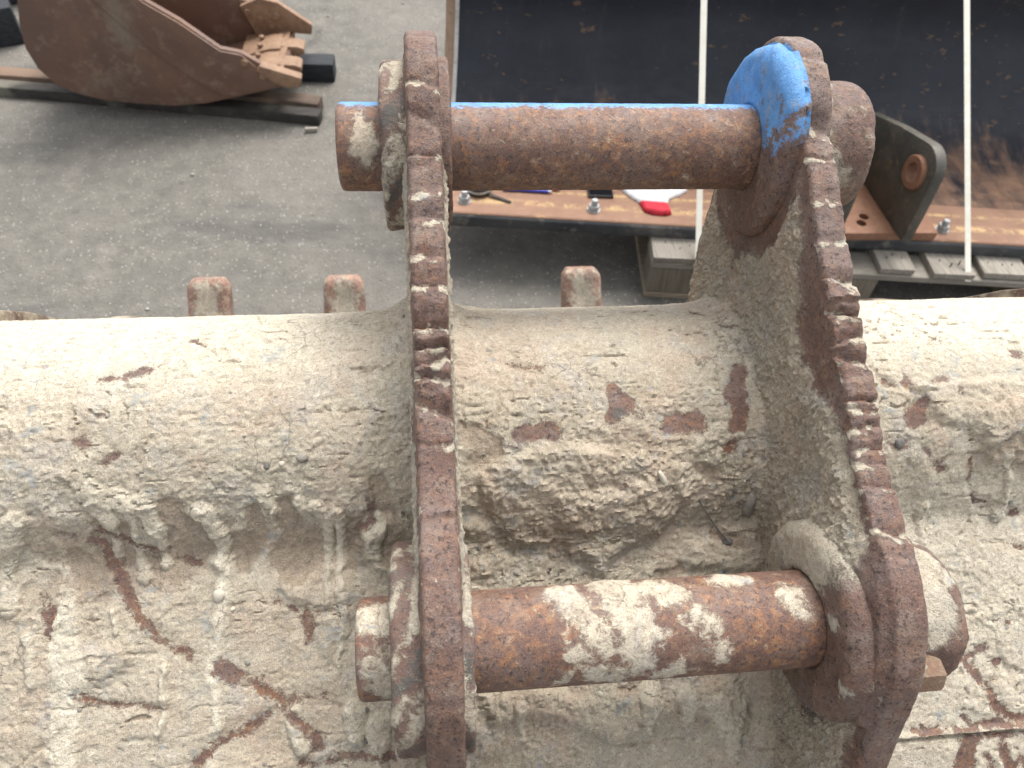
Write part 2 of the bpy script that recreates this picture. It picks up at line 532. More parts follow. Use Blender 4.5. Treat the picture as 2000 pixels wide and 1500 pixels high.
# ================================================================== THE MUDDY BUCKET IN FRONT
M_shell = muddy_steel('muddy_shell', 0.10, 0.62, 0.5, 0.0032)
M_ear = muddy_steel('muddy_hinge_steel', 0.12, 0.66, 0.28, 0.0050, 0.5, 1.0, 0.90)
M_pin = muddy_steel('rusty_pin_steel', 0.24, 1.05, 0.6, 0.0018)
bucket = thing('excavator_bucket', (0.16, 0.6, 0), 'mud-caked excavator bucket with two hinge plates and two pins, filling the foreground', 'bucket')

def shell_profile():
    c = np.array([.505, .845]); r = .144
    th = np.radians(np.linspace(-35, 161, 160))
    tube = np.stack([c[0] + r * np.cos(th), c[1] + r * np.sin(th)], 1)
    plate = catmull([(.362, .874), (.27, .812), (.17, .735), (.09, .645), (.04, .53), (.03, .4), (.07, .25), (.17, .11), (.33, .025), (.55, .0), (.8, .03), (1.0, .125), (1.11, .235)], 24)
    P = np.vstack([tube, plate])
    s = np.r_[0, np.cumsum(np.hypot(*np.diff(P, axis=0).T))]
    ss = np.arange(0, s[-1], .002)
    Q = np.stack([np.interp(ss, s, P[:, 0]), np.interp(ss, s, P[:, 1])], 1)
    k = 9; ker = np.ones(k) / k
    Qp = np.vstack([np.repeat(Q[:1], k // 2, 0), Q, np.repeat(Q[-1:], k // 2, 0)])
    Q = np.stack([np.convolve(Qp[:, 0], ker, 'valid'), np.convolve(Qp[:, 1], ker, 'valid')], 1)
    s = np.r_[0, np.cumsum(np.hypot(*np.diff(Q, axis=0).T))]
    return s, Q
PS, PQ = shell_profile()
EAR_H = 0.0142
EAR_X = (0.0, 0.346)
PIN_U = (0.643, 1.129)
PIN_L = (0.240, 0.931)
XL, XR = -0.468, 0.782

# places on the shell in metres: (along the tube, along the bent plate, half width)
DRIPS = [[(-0.3059, 0.4327, 0.0121), (-0.3016, 0.4514, 0.0106), (-0.295, 0.4701, 0.0081), (-0.2937, 0.4815, 0.0046), (-0.296, 0.5026, 0.0035)],
 [(-0.2808, 0.4427, 0.0121), (-0.2759, 0.4554, 0.0071), (-0.2732, 0.4715, 0.0056), (-0.273, 0.4891, 0.0046), (-0.2754, 0.5069, 0.004), (-0.2725, 0.5225, 0.0076)],
 [(-0.264, 0.4485, 0.0121), (-0.2566, 0.4591, 0.0091), (-0.2538, 0.4756, 0.0066), (-0.2521, 0.4906, 0.004), (-0.2525, 0.5057, 0.003), (-0.2514, 0.5134, 0.0066)],
 [(-0.1599, 0.4458, 0.0091), (-0.1497, 0.4592, 0.0051), (-0.1474, 0.477, 0.0025)],
 [(-0.1257, 0.4538, 0.0071), (-0.1132, 0.4752, 0.0025)],
 [(-0.1091, 0.46, 0.0071), (-0.101, 0.476, 0.0056), (-0.1025, 0.5101, 0.0046), (-0.105, 0.5589, 0.003)],
 [(-0.0932, 0.4663, 0.0071), (-0.0899, 0.4846, 0.0051), (-0.0924, 0.5263, 0.0046), (-0.0917, 0.5626, 0.0046), (-0.0909, 0.5869, 0.0051), (-0.0961, 0.6225, 0.002)],
 [(-0.2971, 0.5553, 0.0035), (-0.2956, 0.5756, 0.003)],
 [(-0.2529, 0.6076, 0.0046), (-0.2581, 0.6683, 0.003)],
 [(-0.2097, 0.4593, 0.0111), (-0.1965, 0.4948, 0.0061), (-0.2034, 0.5187, 0.0051)],
 [(0.5822, 0.4369, 0.0051), (0.5876, 0.4841, 0.0035), (0.5901, 0.5129, 0.0071)],
 [(0.5017, 0.4986, 0.0071), (0.503, 0.5373, 0.0035)],
 [(0.4366, 0.463, 0.0071), (0.4488, 0.5017, 0.004)],
 [(0.2681, 0.6796, 0.0142), (0.272, 0.7074, 0.0071)],
 [(0.2829, 0.7008, 0.0121), (0.2853, 0.7356, 0.0071)],
 [(0.2373, 0.6672, 0.0121), (0.2386, 0.6921, 0.0071)],
 [(0.0714, 0.6689, 0.0071), (0.0728, 0.698, 0.004)],
 [(0.2036, 0.6646, 0.0121), (0.1978, 0.6987, 0.0061)],
 [(-0.0704, 0.4366, 0.004), (-0.0695, 0.4623, 0.004)],
 [(-0.0587, 0.48, 0.0111), (-0.0582, 0.5152, 0.0081)],
 [(-0.372, 0.4599, 0.0121), (-0.3853, 0.5047, 0.0081), (-0.3882, 0.542, 0.0101)],
 [(-0.3701, 0.575, 0.0071), (-0.3688, 0.6113, 0.0051)],
 [(-0.1355, 0.6571, 0.0071), (-0.1316, 0.6855, 0.0111)],
 [(-0.0838, 0.6612, 0.0121), (-0.0798, 0.6851, 0.0091)],
 [(-0.0603, 0.6726, 0.0121), (-0.0592, 0.7107, 0.0091)],
 [(0.0036, 0.6395, 0.0051), (0.0072, 0.6733, 0.004)]]
PALE = [[(-0.3422, 0.4851, 0.0046), (-0.3412, 0.5051, 0.004), (-0.34, 0.5253, 0.0051), (-0.3389, 0.5406, 0.0091), (-0.3394, 0.5657, 0.0121), (-0.3382, 0.5886, 0.0127), (-0.3391, 0.6453, 0.0142), (-0.3416, 0.6903, 0.0132)],
 [(-0.1988, 0.4946, 0.0051), (-0.2036, 0.5399, 0.0071), (-0.2046, 0.5679, 0.0051), (-0.2064, 0.605, 0.0051), (-0.2096, 0.665, 0.004), (-0.2126, 0.7018, 0.003)],
 [(-0.2971, 0.5553, 0.0035), (-0.2956, 0.5756, 0.003)],
 [(-0.2529, 0.6076, 0.0046), (-0.2581, 0.6683, 0.003)],
 [(0.5876, 0.4841, 0.0035), (0.5901, 0.5129, 0.0061)]]
RUST = [[(-0.3056, 0.3357, 0.003), (-0.2819, 0.3312, 0.0035), (-0.2697, 0.3237, 0.004), (-0.249, 0.3167, 0.0046)],
 [(-0.2261, 0.2844, 0.0035), (-0.204, 0.3022, 0.0015)],
 [(-0.3408, 0.4753, 0.002), (-0.3084, 0.4876, 0.0035), (-0.2987, 0.513, 0.0046), (-0.2837, 0.5441, 0.0056), (-0.2677, 0.5706, 0.0061), (-0.245, 0.5837, 0.0061), (-0.2292, 0.5964, 0.0061)],
 [(-0.3056, 0.4749, 0.0025), (-0.2608, 0.4961, 0.003), (-0.222, 0.5176, 0.003)],
 [(-0.2019, 0.6146, 0.0071), (-0.1722, 0.6309, 0.0071), (-0.1447, 0.6479, 0.0051), (-0.1265, 0.6718, 0.0061), (-0.1177, 0.6913, 0.0051)],
 [(-0.1126, 0.6411, 0.0051), (-0.1447, 0.6493, 0.0046), (-0.1775, 0.6676, 0.0051), (-0.21, 0.6857, 0.0056), (-0.2285, 0.7003, 0.0061)],
 [(-0.3281, 0.6303, 0.004), (-0.2949, 0.6388, 0.003), (-0.2501, 0.6451, 0.003)],
 [(-0.1274, 0.7046, 0.0071), (-0.0898, 0.7042, 0.0051), (-0.0471, 0.706, 0.0046)],
 [(-0.3529, 0.5488, 0.0035), (-0.349, 0.5765, 0.0035)],
 [(-0.3598, 0.537, 0.004), (-0.355, 0.5556, 0.004)],
 [(-0.1219, 0.5687, 0.0071), (-0.12, 0.5948, 0.0051)],
 [(-0.1524, 0.5573, 0.002), (-0.1052, 0.5675, 0.0015)],
 [(0.0837, 0.3967, 0.0086), (0.1106, 0.3978, 0.0086)],
 [(0.2296, 0.3953, 0.0091), (0.2553, 0.3943, 0.0101)],
 [(0.1713, 0.3584, 0.0051), (0.1822, 0.3744, 0.0121), (0.1735, 0.3866, 0.0051)],
 [(0.1923, 0.3748, 0.0081), (0.2016, 0.3827, 0.0071)],
 [(0.3042, 0.3411, 0.0071), (0.2963, 0.3684, 0.0121), (0.302, 0.3841, 0.0101), (0.2954, 0.3989, 0.0091)],
 [(0.3052, 0.4093, 0.0071), (0.2867, 0.4236, 0.0061)],
 [(0.0711, 0.3294, 0.002), (0.0883, 0.333, 0.003), (0.1096, 0.3314, 0.003)],
 [(0.1511, 0.3577, 0.002), (0.1516, 0.3783, 0.0025)],
 [(0.0528, 0.3818, 0.0025), (0.0546, 0.394, 0.002)],
 [(0.2797, 0.2474, 0.0035), (0.2945, 0.2626, 0.0025)],
 [(0.2425, 0.248, 0.003), (0.2569, 0.2382, 0.002)],
 [(0.304, 0.2844, 0.0025), (0.3175, 0.2938, 0.0035)],
 [(0.3231, 0.302, 0.003), (0.3294, 0.3168, 0.0035)],
 [(0.2157, 0.2425, 0.002), (0.2363, 0.2341, 0.0025)],
 [(0.1724, 0.2875, 0.0025), (0.1827, 0.2896, 0.0015)],
 [(0.2633, 0.2915, 0.0015), (0.28, 0.2905, 0.0015)],
 [(0.2387, 0.2814, 0.0015), (0.25, 0.28, 0.0015)],
 [(0.4907, 0.3809, 0.0025), (0.4817, 0.3987, 0.0111)],
 [(0.4799, 0.3561, 0.0061), (0.4743, 0.3669, 0.0051)],
 [(0.5027, 0.3641, 0.003), (0.5226, 0.3632, 0.0025)],
 [(0.4537, 0.3607, 0.004), (0.4633, 0.3665, 0.003)],
 [(0.5316, 0.3717, 0.0025), (0.5327, 0.3798, 0.0025)],
 [(0.6076, 0.3337, 0.0051), (0.6177, 0.3372, 0.0051)],
 [(0.5123, 0.4528, 0.0051), (0.4965, 0.4383, 0.0025)],
 [(0.4933, 0.4329, 0.0025), (0.5072, 0.4553, 0.003), (0.5208, 0.4288, 0.0015)],
 [(0.5417, 0.4431, 0.004), (0.5457, 0.4752, 0.003), (0.5569, 0.4921, 0.0025), (0.5831, 0.5005, 0.002)],
 [(0.603, 0.5109, 0.0025), (0.6205, 0.509, 0.0025)],
 [(0.4329, 0.4301, 0.0071), (0.4287, 0.4458, 0.0051)],
 [(0.4544, 0.4207, 0.0071), (0.471, 0.4266, 0.0061)],
 [(0.5355, 0.6593, 0.004), (0.5623, 0.6482, 0.0046)],
 [(0.5412, 0.6597, 0.0051), (0.5537, 0.6814, 0.0046), (0.5693, 0.7061, 0.0081), (0.586, 0.7181, 0.0061), (0.6003, 0.7219, 0.0071)],
 [(0.575, 0.6674, 0.0051), (0.5684, 0.6773, 0.0025)],
 [(0.4777, 0.7285, 0.0046), (0.5142, 0.7279, 0.0061), (0.5426, 0.7277, 0.0061), (0.6001, 0.7283, 0.0051)],
 [(0.5367, 0.746, 0.0101), (0.5313, 0.7701, 0.0111)],
 [(0.5568, 0.7505, 0.004), (0.5658, 0.7734, 0.0051)],
 [(0.5769, 0.7468, 0.0051), (0.5861, 0.7753, 0.0071)],
 [(0.5943, 0.7539, 0.003), (0.6006, 0.7766, 0.004)],
 [(0.5254, 0.7423, 0.003), (0.6, 0.7413, 0.004)],
 [(0.5318, 0.7136, 0.003), (0.5371, 0.7219, 0.004)],
 [(0.5938, 0.5425, 0.0025), (0.6106, 0.5487, 0.002)],
 [(0.5999, 0.6168, 0.002), (0.5845, 0.6262, 0.0025)],
 [(-0.0616, 0.447, 0.0061), (-0.0607, 0.474, 0.0051), (-0.0738, 0.4913, 0.0051)],
 [(-0.3153, 0.3879, 0.0051), (-0.3065, 0.3929, 0.0061)],
 [(-0.2893, 0.4095, 0.004), (-0.2783, 0.3987, 0.003)]]
BARE = [[(-0.3027, 0.4589, 0.0101), (-0.301, 0.5052, 0.0121), (-0.2631, 0.5103, 0.0132), (-0.2257, 0.5048, 0.0152)],
 [(-0.2395, 0.4474, 0.0081), (-0.2192, 0.4931, 0.0132), (-0.1873, 0.4955, 0.0121)],
 [(-0.1367, 0.4583, 0.0101), (-0.1223, 0.5003, 0.0111), (-0.1378, 0.5297, 0.0121)],
 [(-0.0776, 0.4788, 0.0081), (-0.0754, 0.5239, 0.0081)],
 [(-0.2838, 0.4764, 0.0101), (-0.2866, 0.5003, 0.0091)],
 [(0.0258, 0.3929, 0.0111), (0.0541, 0.4085, 0.0132), (0.0391, 0.4223, 0.0101)],
 [(-0.0519, 0.4425, 0.0132), (-0.0461, 0.516, 0.0152)],
 [(-0.2503, 0.4621, 0.0111), (-0.2362, 0.4857, 0.0152), (-0.2312, 0.5147, 0.0081)],
 [(-0.1691, 0.4617, 0.0071), (-0.1681, 0.4907, 0.0111), (-0.1801, 0.5177, 0.0091)],
 [(-0.3297, 0.5031, 0.0121), (-0.3177, 0.5188, 0.0132)],
 [(-0.1377, 0.4691, 0.0071), (-0.1357, 0.493, 0.0081)],
 [(-0.0686, 0.4466, 0.0061), (-0.0654, 0.4737, 0.0071)],
 [(0.0398, 0.403, 0.0101), (0.0539, 0.4133, 0.0091)],
 [(0.2587, 0.4428, 0.0081), (0.2746, 0.4489, 0.0071)],
 [(0.2821, 0.5146, 0.0071), (0.3029, 0.526, 0.0081)],
 [(0.2206, 0.5565, 0.0071), (0.2423, 0.5478, 0.0081)]]
CLUMPS = [([(0.0733, 0.4141), (0.1323, 0.4094), (0.2377, 0.4239), (0.2472, 0.464), (0.2235, 0.5112), (0.1829, 0.5317), (0.1689, 0.5474), (0.1435, 0.5409), (0.1262, 0.5284), (0.114, 0.5153), (0.0935, 0.5181), (0.0683, 0.5127), (0.0481, 0.4812), (0.0388, 0.4371)], 0.0085), ([(0.1121, 0.4564), (0.2228, 0.4463), (0.2233, 0.5057), (0.1805, 0.5291), (0.1592, 0.5378), (0.1289, 0.5261)], 0.006), ([(0.0326, 0.649), (0.1172, 0.6555), (0.1986, 0.6617), (0.2937, 0.6516), (0.307, 0.6952), (0.2849, 0.7161), (0.2695, 0.7047), (0.2438, 0.6926), (0.1918, 0.6957), (0.1654, 0.7133), (0.1304, 0.698), (0.0959, 0.6805), (0.046, 0.6861)], 0.009), ([(0.4729, 0.3614), (0.6143, 0.3609), (0.6052, 0.4272), (0.5766, 0.4207), (0.5601, 0.4305), (0.5318, 0.411), (0.5043, 0.4048), (0.4919, 0.3914)], 0.007), ([(0.5445, 0.3934), (0.608, 0.3853), (0.6121, 0.4666), (0.5877, 0.4481), (0.5681, 0.4499), (0.546, 0.4299)], 0.006), ([(-0.152, 0.5336), (-0.0848, 0.5137), (-0.0764, 0.5622), (-0.1063, 0.617), (-0.1246, 0.5874), (-0.1194, 0.5642), (-0.1499, 0.5504)], 0.005), ([(-0.0729, 0.4791), (-0.0295, 0.4703), (-0.032, 0.5362), (-0.0565, 0.5395), (-0.0753, 0.5191)], 0.008), ([(-0.3259, 0.5872), (-0.2857, 0.5809), (-0.2768, 0.5999), (-0.3081, 0.6227), (-0.3258, 0.61)], 0.005), ([(0.2498, 0.5179), (0.323, 0.4933), (0.3327, 0.5583), (0.279, 0.5551), (0.2529, 0.5485)], 0.008), ([(0.3207, 0.364), (0.3524, 0.3652), (0.3607, 0.5498), (0.3227, 0.5476), (0.3125, 0.462)], 0.007), ([(0.0236, 0.4736), (0.0531, 0.4815), (0.0725, 0.5327), (0.0366, 0.5501), (0.0248, 0.5347)], 0.007)]
STONES = [(0.3106, 0.4784, 0.007, 0.018, 0.006, 0, 0.1), (0.2907, 0.5232, 0.006, 0.005, 0.005, 2, 0.3), (-0.205, 0.5445, 0.006, 0.006, 0.005, 1, 0), (-0.1201, 0.4117, 0.006, 0.005, 0.004, 0, 0.2), (-0.1395, 0.4164, 0.003, 0.003, 0.003, 1, 0), (0.216, 0.4433, 0.0035, 0.01, 0.004, 1, -0.5), (0.4627, 0.4237, 0.006, 0.006, 0.004, 2, 0), (-0.1806, 0.6088, 0.003, 0.0038, 0.0024, 0, 2.52), (-0.1192, 0.4338, 0.0016, 0.0013, 0.0013, 1, 1.41), (-0.3075, 0.5341, 0.0026, 0.0018, 0.0021, 0, 1.22), (-0.3282, 0.6392, 0.0022, 0.0026, 0.0018, 0, 0.42), (-0.1711, 0.39, 0.0015, 0.0018, 0.0012, 0, 2.32), (-0.055, 0.4082, 0.0018, 0.0016, 0.0015, 0, 1.62), (-0.1515, 0.417, 0.0033, 0.0037, 0.0026, 2, 0.9), (-0.2555, 0.3994, 0.0018, 0.0013, 0.0014, 1, 2.45), (-0.1927, 0.5589, 0.0028, 0.0021, 0.0023, 1, 2.46), (-0.2197, 0.4522, 0.0024, 0.0027, 0.0019, 0, 0.77), (-0.0728, 0.6874, 0.0022, 0.0021, 0.0017, 2, 1.1), (-0.1857, 0.3482, 0.0016, 0.0013, 0.0013, 0, 0.36), (0.1515, 0.6606, 0.0025, 0.0031, 0.002, 1, 2.33), (0.2531, 0.643, 0.0031, 0.0023, 0.0025, 0, 0.63), (0.0661, 0.4893, 0.002, 0.0023, 0.0016, 0, 0.94), (0.0467, 0.4167, 0.0018, 0.002, 0.0014, 2, 0.48), (0.1699, 0.7214, 0.0023, 0.0019, 0.0018, 1, 2.48), (0.0393, 0.5129, 0.0032, 0.0023, 0.0026, 2, 1.0)]
TWIG = [(0.2557, 0.4702), (0.2688, 0.4897), (0.281, 0.5092), (0.291, 0.5263)]


def rp_soft(X, tube):
    return sst(.40, .50, X) * (1 - tube)

def shell_fields(X, S):
    """mud relief (m) and cover masks at points of the shell"""
    n = len(X)
    tube = sst(.475, .445, S)                    # 1 on the tube, 0 on the plate
    top = sst(.385, .30, S)                      # smooth, wiped top of the tube
    mid = sst(.02, .06, X) * sst(.335, .29, X)   # between the hinge plates
    wx = X + .010 * fbm(X, S, 22, 3, 5); ws = S + .010 * fbm(X, S, 22, 3, 9)
    wx2 = wx + .0045 * fbm(X, S, 110, 4, 15, .6); ws2 = ws + .0045 * fbm(X, S, 110, 4, 19, .6)
    low = fbm(X, S, 9, 3, 1)
    bil = billow(wx, ws, 42, 5, 20, 0.55)
    fine = fbm(X, S, 230, 3, 40, 0.6)
    lay = fbm(wx2, ws2, 16, 4, 60, 0.5)
    rough = .18 + .82 * (1 - top)
    patch = sst(-.25, .25, fbm(X, S, 6, 3, 33))
    rough *= .55 + .45 * patch + .6 * mid * (1 - top)
    rough *= 1 - .55 * sst(.37, .42, X)
    rough *= 1 - .30 * sst(.37, .42, X) * (1 - tube) - .25 * sst(-.05, -.1, X) * (1 - tube)
    for ex in EAR_X:
        rough = rough + .9 * np.exp(-np.clip(np.abs(X - ex) - EAR_H, 0, 1) / .03) * sst(.6, .3, S)
    grain = billow(X + .002 * fine, S, 150, 3, 44, .6)
    h = .003 * low * (1 - .6 * top) + .0037 * rough * (bil - .25) + (.0006 + .0009 * rough) * fine + .0026 * rough * (grain - .25) + .0032 * sst(.335, .38, S) * sst(.50, .46, S) * (billow(X, S * 1.3, 105, 3, 46, .7) - .25) * sst(.5, .36, X)
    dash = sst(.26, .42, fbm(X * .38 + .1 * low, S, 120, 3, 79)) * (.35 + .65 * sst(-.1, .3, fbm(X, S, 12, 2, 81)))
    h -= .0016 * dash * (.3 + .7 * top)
    h += .0009 * top * fbm(X * .35, S, 90, 4, 77)                      # streaks left by wiping along the tube
    # ragged mud skins on the plate and the lower tube
    for a, hh, sd in ((.02, .0016, 60), (.18, .0014, 64), (-.12, .0011, 67)):
        l = lay if sd == 60 else fbm(wx2, ws2, 13 if sd == 64 else 24, 4, sd, 0.5)
        h += hh * sst(a, a + .05, l) * (1 - top) * (.5 + .5 * patch)
    mud = np.ones(n) * .98
    pale = (.20 + .40 * sst(.0, -.28, X)) * sst(.43, .28, S) * sst(.06, -.12, X) + .65 * top * sst(.37, .55, X) + .25 * sst(-.1, .4, fbm(X, S, 5, 3, 91)) + .15 * (1 - tube) * sst(-.05, -.3, X) + .6 * rp_soft(X, tube) + .3 * top  # real pale mud, plus strong light on the tube ends painted into the tone
    dark = np.zeros(n)
    # thin, brown-stained skin; small pits get their shade painted into the colour
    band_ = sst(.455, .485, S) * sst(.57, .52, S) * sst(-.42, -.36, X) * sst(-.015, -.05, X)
    stain_shade = np.maximum(.55 * dash, .62 * band_ * sst(-.25, .15, fbm(wx2, ws2, 14, 3, 530)))
    for st in BARE:
        idx, d, w = stroke_field(wx2, ws2, st, .03)
        k = sst(.004, -.005, d)
        stain_shade[idx] = np.maximum(stain_shade[idx], k)
    h = h * (1 - .45 * stain_shade) - .003 * stain_shade
    pale *= 1 - .9 * stain_shade
    # clumps with ragged lower edges
    for poly, hh in CLUMPS:
        idx, d = poly_sdf(wx2, ws2, poly, .03)
        k = sst(.004, -.010, d)
        h[idx] += hh * k * (.70 + .75 * billow(wx[idx], ws[idx], 30, 4, 131, 0.6))
    # drips
    for i, st in enumerate(DRIPS):
        idx, d, w = stroke_field(wx2 * .65 + X * .35, ws2 * .65 + S * .35, st, .02)
        q = np.clip(1 + d / w, 0, 3)
        h[idx] += np.sqrt(np.clip(1 - q ** 2, 0, 1)) * np.minimum(w * .75, .0068) * (.25 + .75 * sst(.425, .475, S[idx]))
        mud[idx] = np.maximum(mud[idx], sst(.0015, -.001, d))
        pale[idx] = np.maximum(pale[idx], .6 * sst(.001, -.002, d))
        stain_shade[idx] *= sst(-.001, .002, d)
    for st in PALE:
        idx, d, w = stroke_field(wx2, ws2, st, .02)
        k = sst(.004, -.004, d)
        pale[idx] = np.maximum(pale[idx], k)
        h[idx] += .0018 * k * (w < .02)
    # bare rusty places
    rust = np.zeros(n)
    slot = np.zeros(n)
    rbreak = .55 + .45 * sst(-.40, .0, fbm(X, S, 30, 3, 190))
    for st in RUST:
        idx, d, w = stroke_field(wx2 * .8 + X * .2, ws2 * .8 + S * .2, st, .02)
        k = sst(.008, -.006, d) if max(q[2] for q in st) < .0084 else 1.05 * sst(.010, -.006, d)
        if max(q[2] for q in st) < .0084:
            k = k * rbreak[idx] * .95
        else:
            slot[idx] = np.maximum(slot[idx], k)
        rust[idx] = np.maximum(rust[idx], k)
    rplate = sst(.37, .40, X) * (1 - tube)
    specks = sst(.30, .52, fbm(X, S, 70, 3, 200)) * (.50 * rplate + .13 + .22 * (1 - tube) * sst(-.04, -.10, X)) + sst(.28, .46, fbm(X * .42, S, 85, 4, 207, .6)) * (.45 * sst(-.1, .3, fbm(X, S, 10, 2, 209)) + .12) * top
    mud -= .72 * rust + .55 * specks
    keep = 1 - .75 * rust
    h = h * keep - .0012 * rust
    mud -= .18 * stain_shade * (1 - rust)
    # mud packed into the corners against the hinge plates
    for ex in EAR_X:
        d = np.abs(X - ex) - EAR_H
        side = sst(-.02, .02, X - ex)
        big = top * (.024 if ex < .1 else .020) + (1 - top) * .010
        kk = np.exp(-np.clip(d, 0, 1) / (.015 + .016 * np.abs(fbm(X, S, 14, 3, 300))))
        h += big * kk * (.65 + .9 * billow(wx, ws, 36, 4, 303, .6)) * sst(.80, .70, S)
        c = np.exp(-np.clip(d, 0, 1) / .03)
        mud += .5 * c * (1 - rust)
        pale *= 1 - .8 * c
    # weld seam across the right end of the plate
    sw = np.abs(S - .7353 - .0015 * fbm(X, S, 40, 2, 401))
    seam = sst(.36, .40, X)
    h += seam * (.004 * sst(.010, .004, sw) * (S < .7353) - .005 * sst(.004, .001, sw))
    # groove where tube meets plate
    sj = np.abs(S - .474)
    h -= .0015 * sst(.012, .002, sj) * (1 - mid) * sst(0, .2, fbm(X, S, 8, 2, 410))
    dark = .42 * sst(.25, .45, fbm(X, S, 20, 4, 500)) * (1 - top) + .34 * slot
    stain_shade = np.clip(stain_shade + .5 * sst(.15, .45, fbm(wx2, ws2, 11, 4, 520)) * (1 - top) * (1 - .7 * np.clip(pale, 0, 1)), 0, 1)
    return h, np.stack([np.clip(mud, 0, 1.3), np.zeros(n), np.clip(pale, 0, 1), np.clip(dark, 0, 1)], 1), stain_shade

ss = np.r_[np.arange(0, .13, .008), np.arange(.13, .80, .00155), np.arange(.80, PS[-1], .012), PS[-1]]
xs = np.arange(XL, XR + .0001, .00165)
PY, PZ = np.interp(ss, PS, PQ[:, 0]), np.interp(ss, PS, PQ[:, 1])
ty, tz = np.gradient(PY, ss), np.gradient(PZ, ss)
tl = np.hypot(ty, tz); ty /= tl; tz /= tl
ny, nz = tz, -ty                                  # outward
XX, SS = np.meshgrid(xs, ss)
Hh, MK, STAIN_SHADE = shell_fields(XX.ravel(), SS.ravel())
Hh = Hh.reshape(XX.shape)
Hh *= sst(1.1, .9, ss)[:, None]
V = np.stack([XX, PY[:, None] + ny[:, None] * Hh, PZ[:, None] + nz[:, None] * Hh], -1)
MK = MK.reshape(*XX.shape, 4); STAIN_SHADE = STAIN_SHADE.reshape(XX.shape)
V_SHELL = V
def shell_part(name, r0, r1, label=None):
    v = V[r0:r1]; m = MK[r0:r1]
    me = mesh_np(name, v.reshape(-1, 3), grid_faces(v.shape[0], v.shape[1], flip=True), True, m.reshape(-1, 4), STAIN_SHADE[r0:r1])
    me.set_sharp_from_angle(angle=math.radians(42))
    o = link(name, me, M_shell, bucket)
    if label: o['label'] = label
    return o
i1 = int(np.searchsorted(ss, .4735)); i2 = int(np.searchsorted(ss, .95))
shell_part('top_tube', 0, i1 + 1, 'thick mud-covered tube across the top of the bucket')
shell_part('back_plate', i1, i2 + 1, 'mud-splashed back plate with rust scars and drips')
shell_part('bottom_plate', i2, len(ss))
# inner skin of the bowl (plain rusty steel), seen only from the far side
M_rustdark = simple_noise_mat('dark_rust', [(0.10, 0.055, 0.04), (0.15, 0.075, 0.045), (0.20, 0.12, 0.08)], 22, 0.75, 0.002)
k0 = np.arange(int(np.searchsorted(PS, .47)), len(PS), 12)
iy, iz = np.interp(PS[k0], ss, ny), np.interp(PS[k0], ss, nz)
row = np.stack([PQ[k0, 0] - iy * .028, PQ[k0, 1] - iz * .028], 1)
row = np.vstack([[(.60, .76)], [(.50, .72)], row])
Vi = np.array([(x, a, b) for a, b in row for x in (XL, XR)])
link('inner_plate', mesh_np('inner_plate', Vi, grid_faces(len(row), 2)), M_rustdark, bucket)
# side plates
kk = np.arange(int(np.searchsorted(PS, .20)), len(PS), 30)
side = [(PQ[i, 0], PQ[i, 1]) for i in kk] + [(1.13, .25), (1.08, .47), (.92, .64), (.79, .755), (.70, .868), (.64, .932), (.58, .985)]
for x0, x1 in ((XL - .025, XL), (XR, XR + .025)):
    o = prism('side_plate', side, 'yz', x0, x1, simple_noise_mat('side_plate_steel', [(0.13, 0.08, 0.06), (0.36, 0.31, 0.23), (0.42, 0.37, 0.28)], 26, 0.8, 0.004), bucket, 0.003)
# cutting lip and teeth
prism('cutting_lip', [(1.0, .10), (1.12, .235), (1.145, .215), (1.02, .075)], 'yz', XL, XR, M_rustdark, bucket, .003)
def tooth(x, lean, seed, worn=1.0):
    nS, nR = 22, 40
    base, d = np.array([1.065, .225]), np.array([.535, .845])
    L = .272 * worn
    V, MKs = [], []
    f = np.array([-.845, .535])
    for i in range(nS):
        t = i / (nS - 1)
        e = math.sqrt(max(0, 1 - max(0, (t - .93) / .07) ** 2)) * .25 + .75 if t > .93 else 1
        a = (.047 - .006 * t) * e; b = (.034 - .014 * t) * e
        for j in range(nR):
            th = 2 * math.pi * j / nR
            c, s_ = math.cos(th), math.sin(th)
            n_ = 4.5
            q = (abs(c) ** n_ + abs(s_) ** n_) ** (-1 / n_)
            u, w = a * q * c, b * q * s_
            if s_ > 0:   # hollow worn into the upper face
                w -= .006 * math.exp(-((u / .016) ** 2)) * math.exp(-(((t - .80) / .13) ** 2))
            p = base + d * (L * t) + f * w
            V.append((x + u + lean * t * L, p[0], p[1]))
            MKs.append((u, t * L, w, s_))
    V = np.array(V); Q = np.array(MKs)
    nn = fbm(Q[:, 0] + seed, Q[:, 1] + Q[:, 2], 60, 4, seed)
    V += (nn * .0045)[:, None] * np.array([[0.3, -.8, .5]])
    mud = .62 * np.exp(-(Q[:, 0] / .021) ** 2) * np.exp(-((Q[:, 1] - .80 * L) / .045) ** 2) * (Q[:, 3] > .2) + .34 + .45 * nn
    mk = np.stack([mud, 0 * mud, .6 + 0 * mud, 0 * mud], 1)
    F = list(map(tuple, grid_faces(nS, nR, True)))
    tip = len(V)
    V = np.vstack([V, V[-nR:].mean(0)])
    mk = np.vstack([mk, mk[-1]])
    me = bpy.data.meshes.new('tooth')
    me.from_pydata([tuple(v) for v in V], [], F + [((nS - 1) * nR + j, (nS - 1) * nR + (j + 1) % nR, tip) for j in range(nR)])
    me.polygons.foreach_set('use_smooth', np.ones(len(me.polygons), bool))
    a = me.attributes.new('mask', 'FLOAT_COLOR', 'POINT')
    a.data.foreach_set('color', mk.astype(np.float32).ravel())
    return link('tooth', me, M_tooth, bucket)
M_tooth = muddy_steel('tooth_steel', .12, .6, 1.0, .004, 1.0, 1.7, 0.95)
tooth(-.447, .05, 3, 1.0); tooth(-.166, .0, 5, 1.0); tooth(.348, -.06, 8, 1.03); tooth(.640, 0, 11, .95)

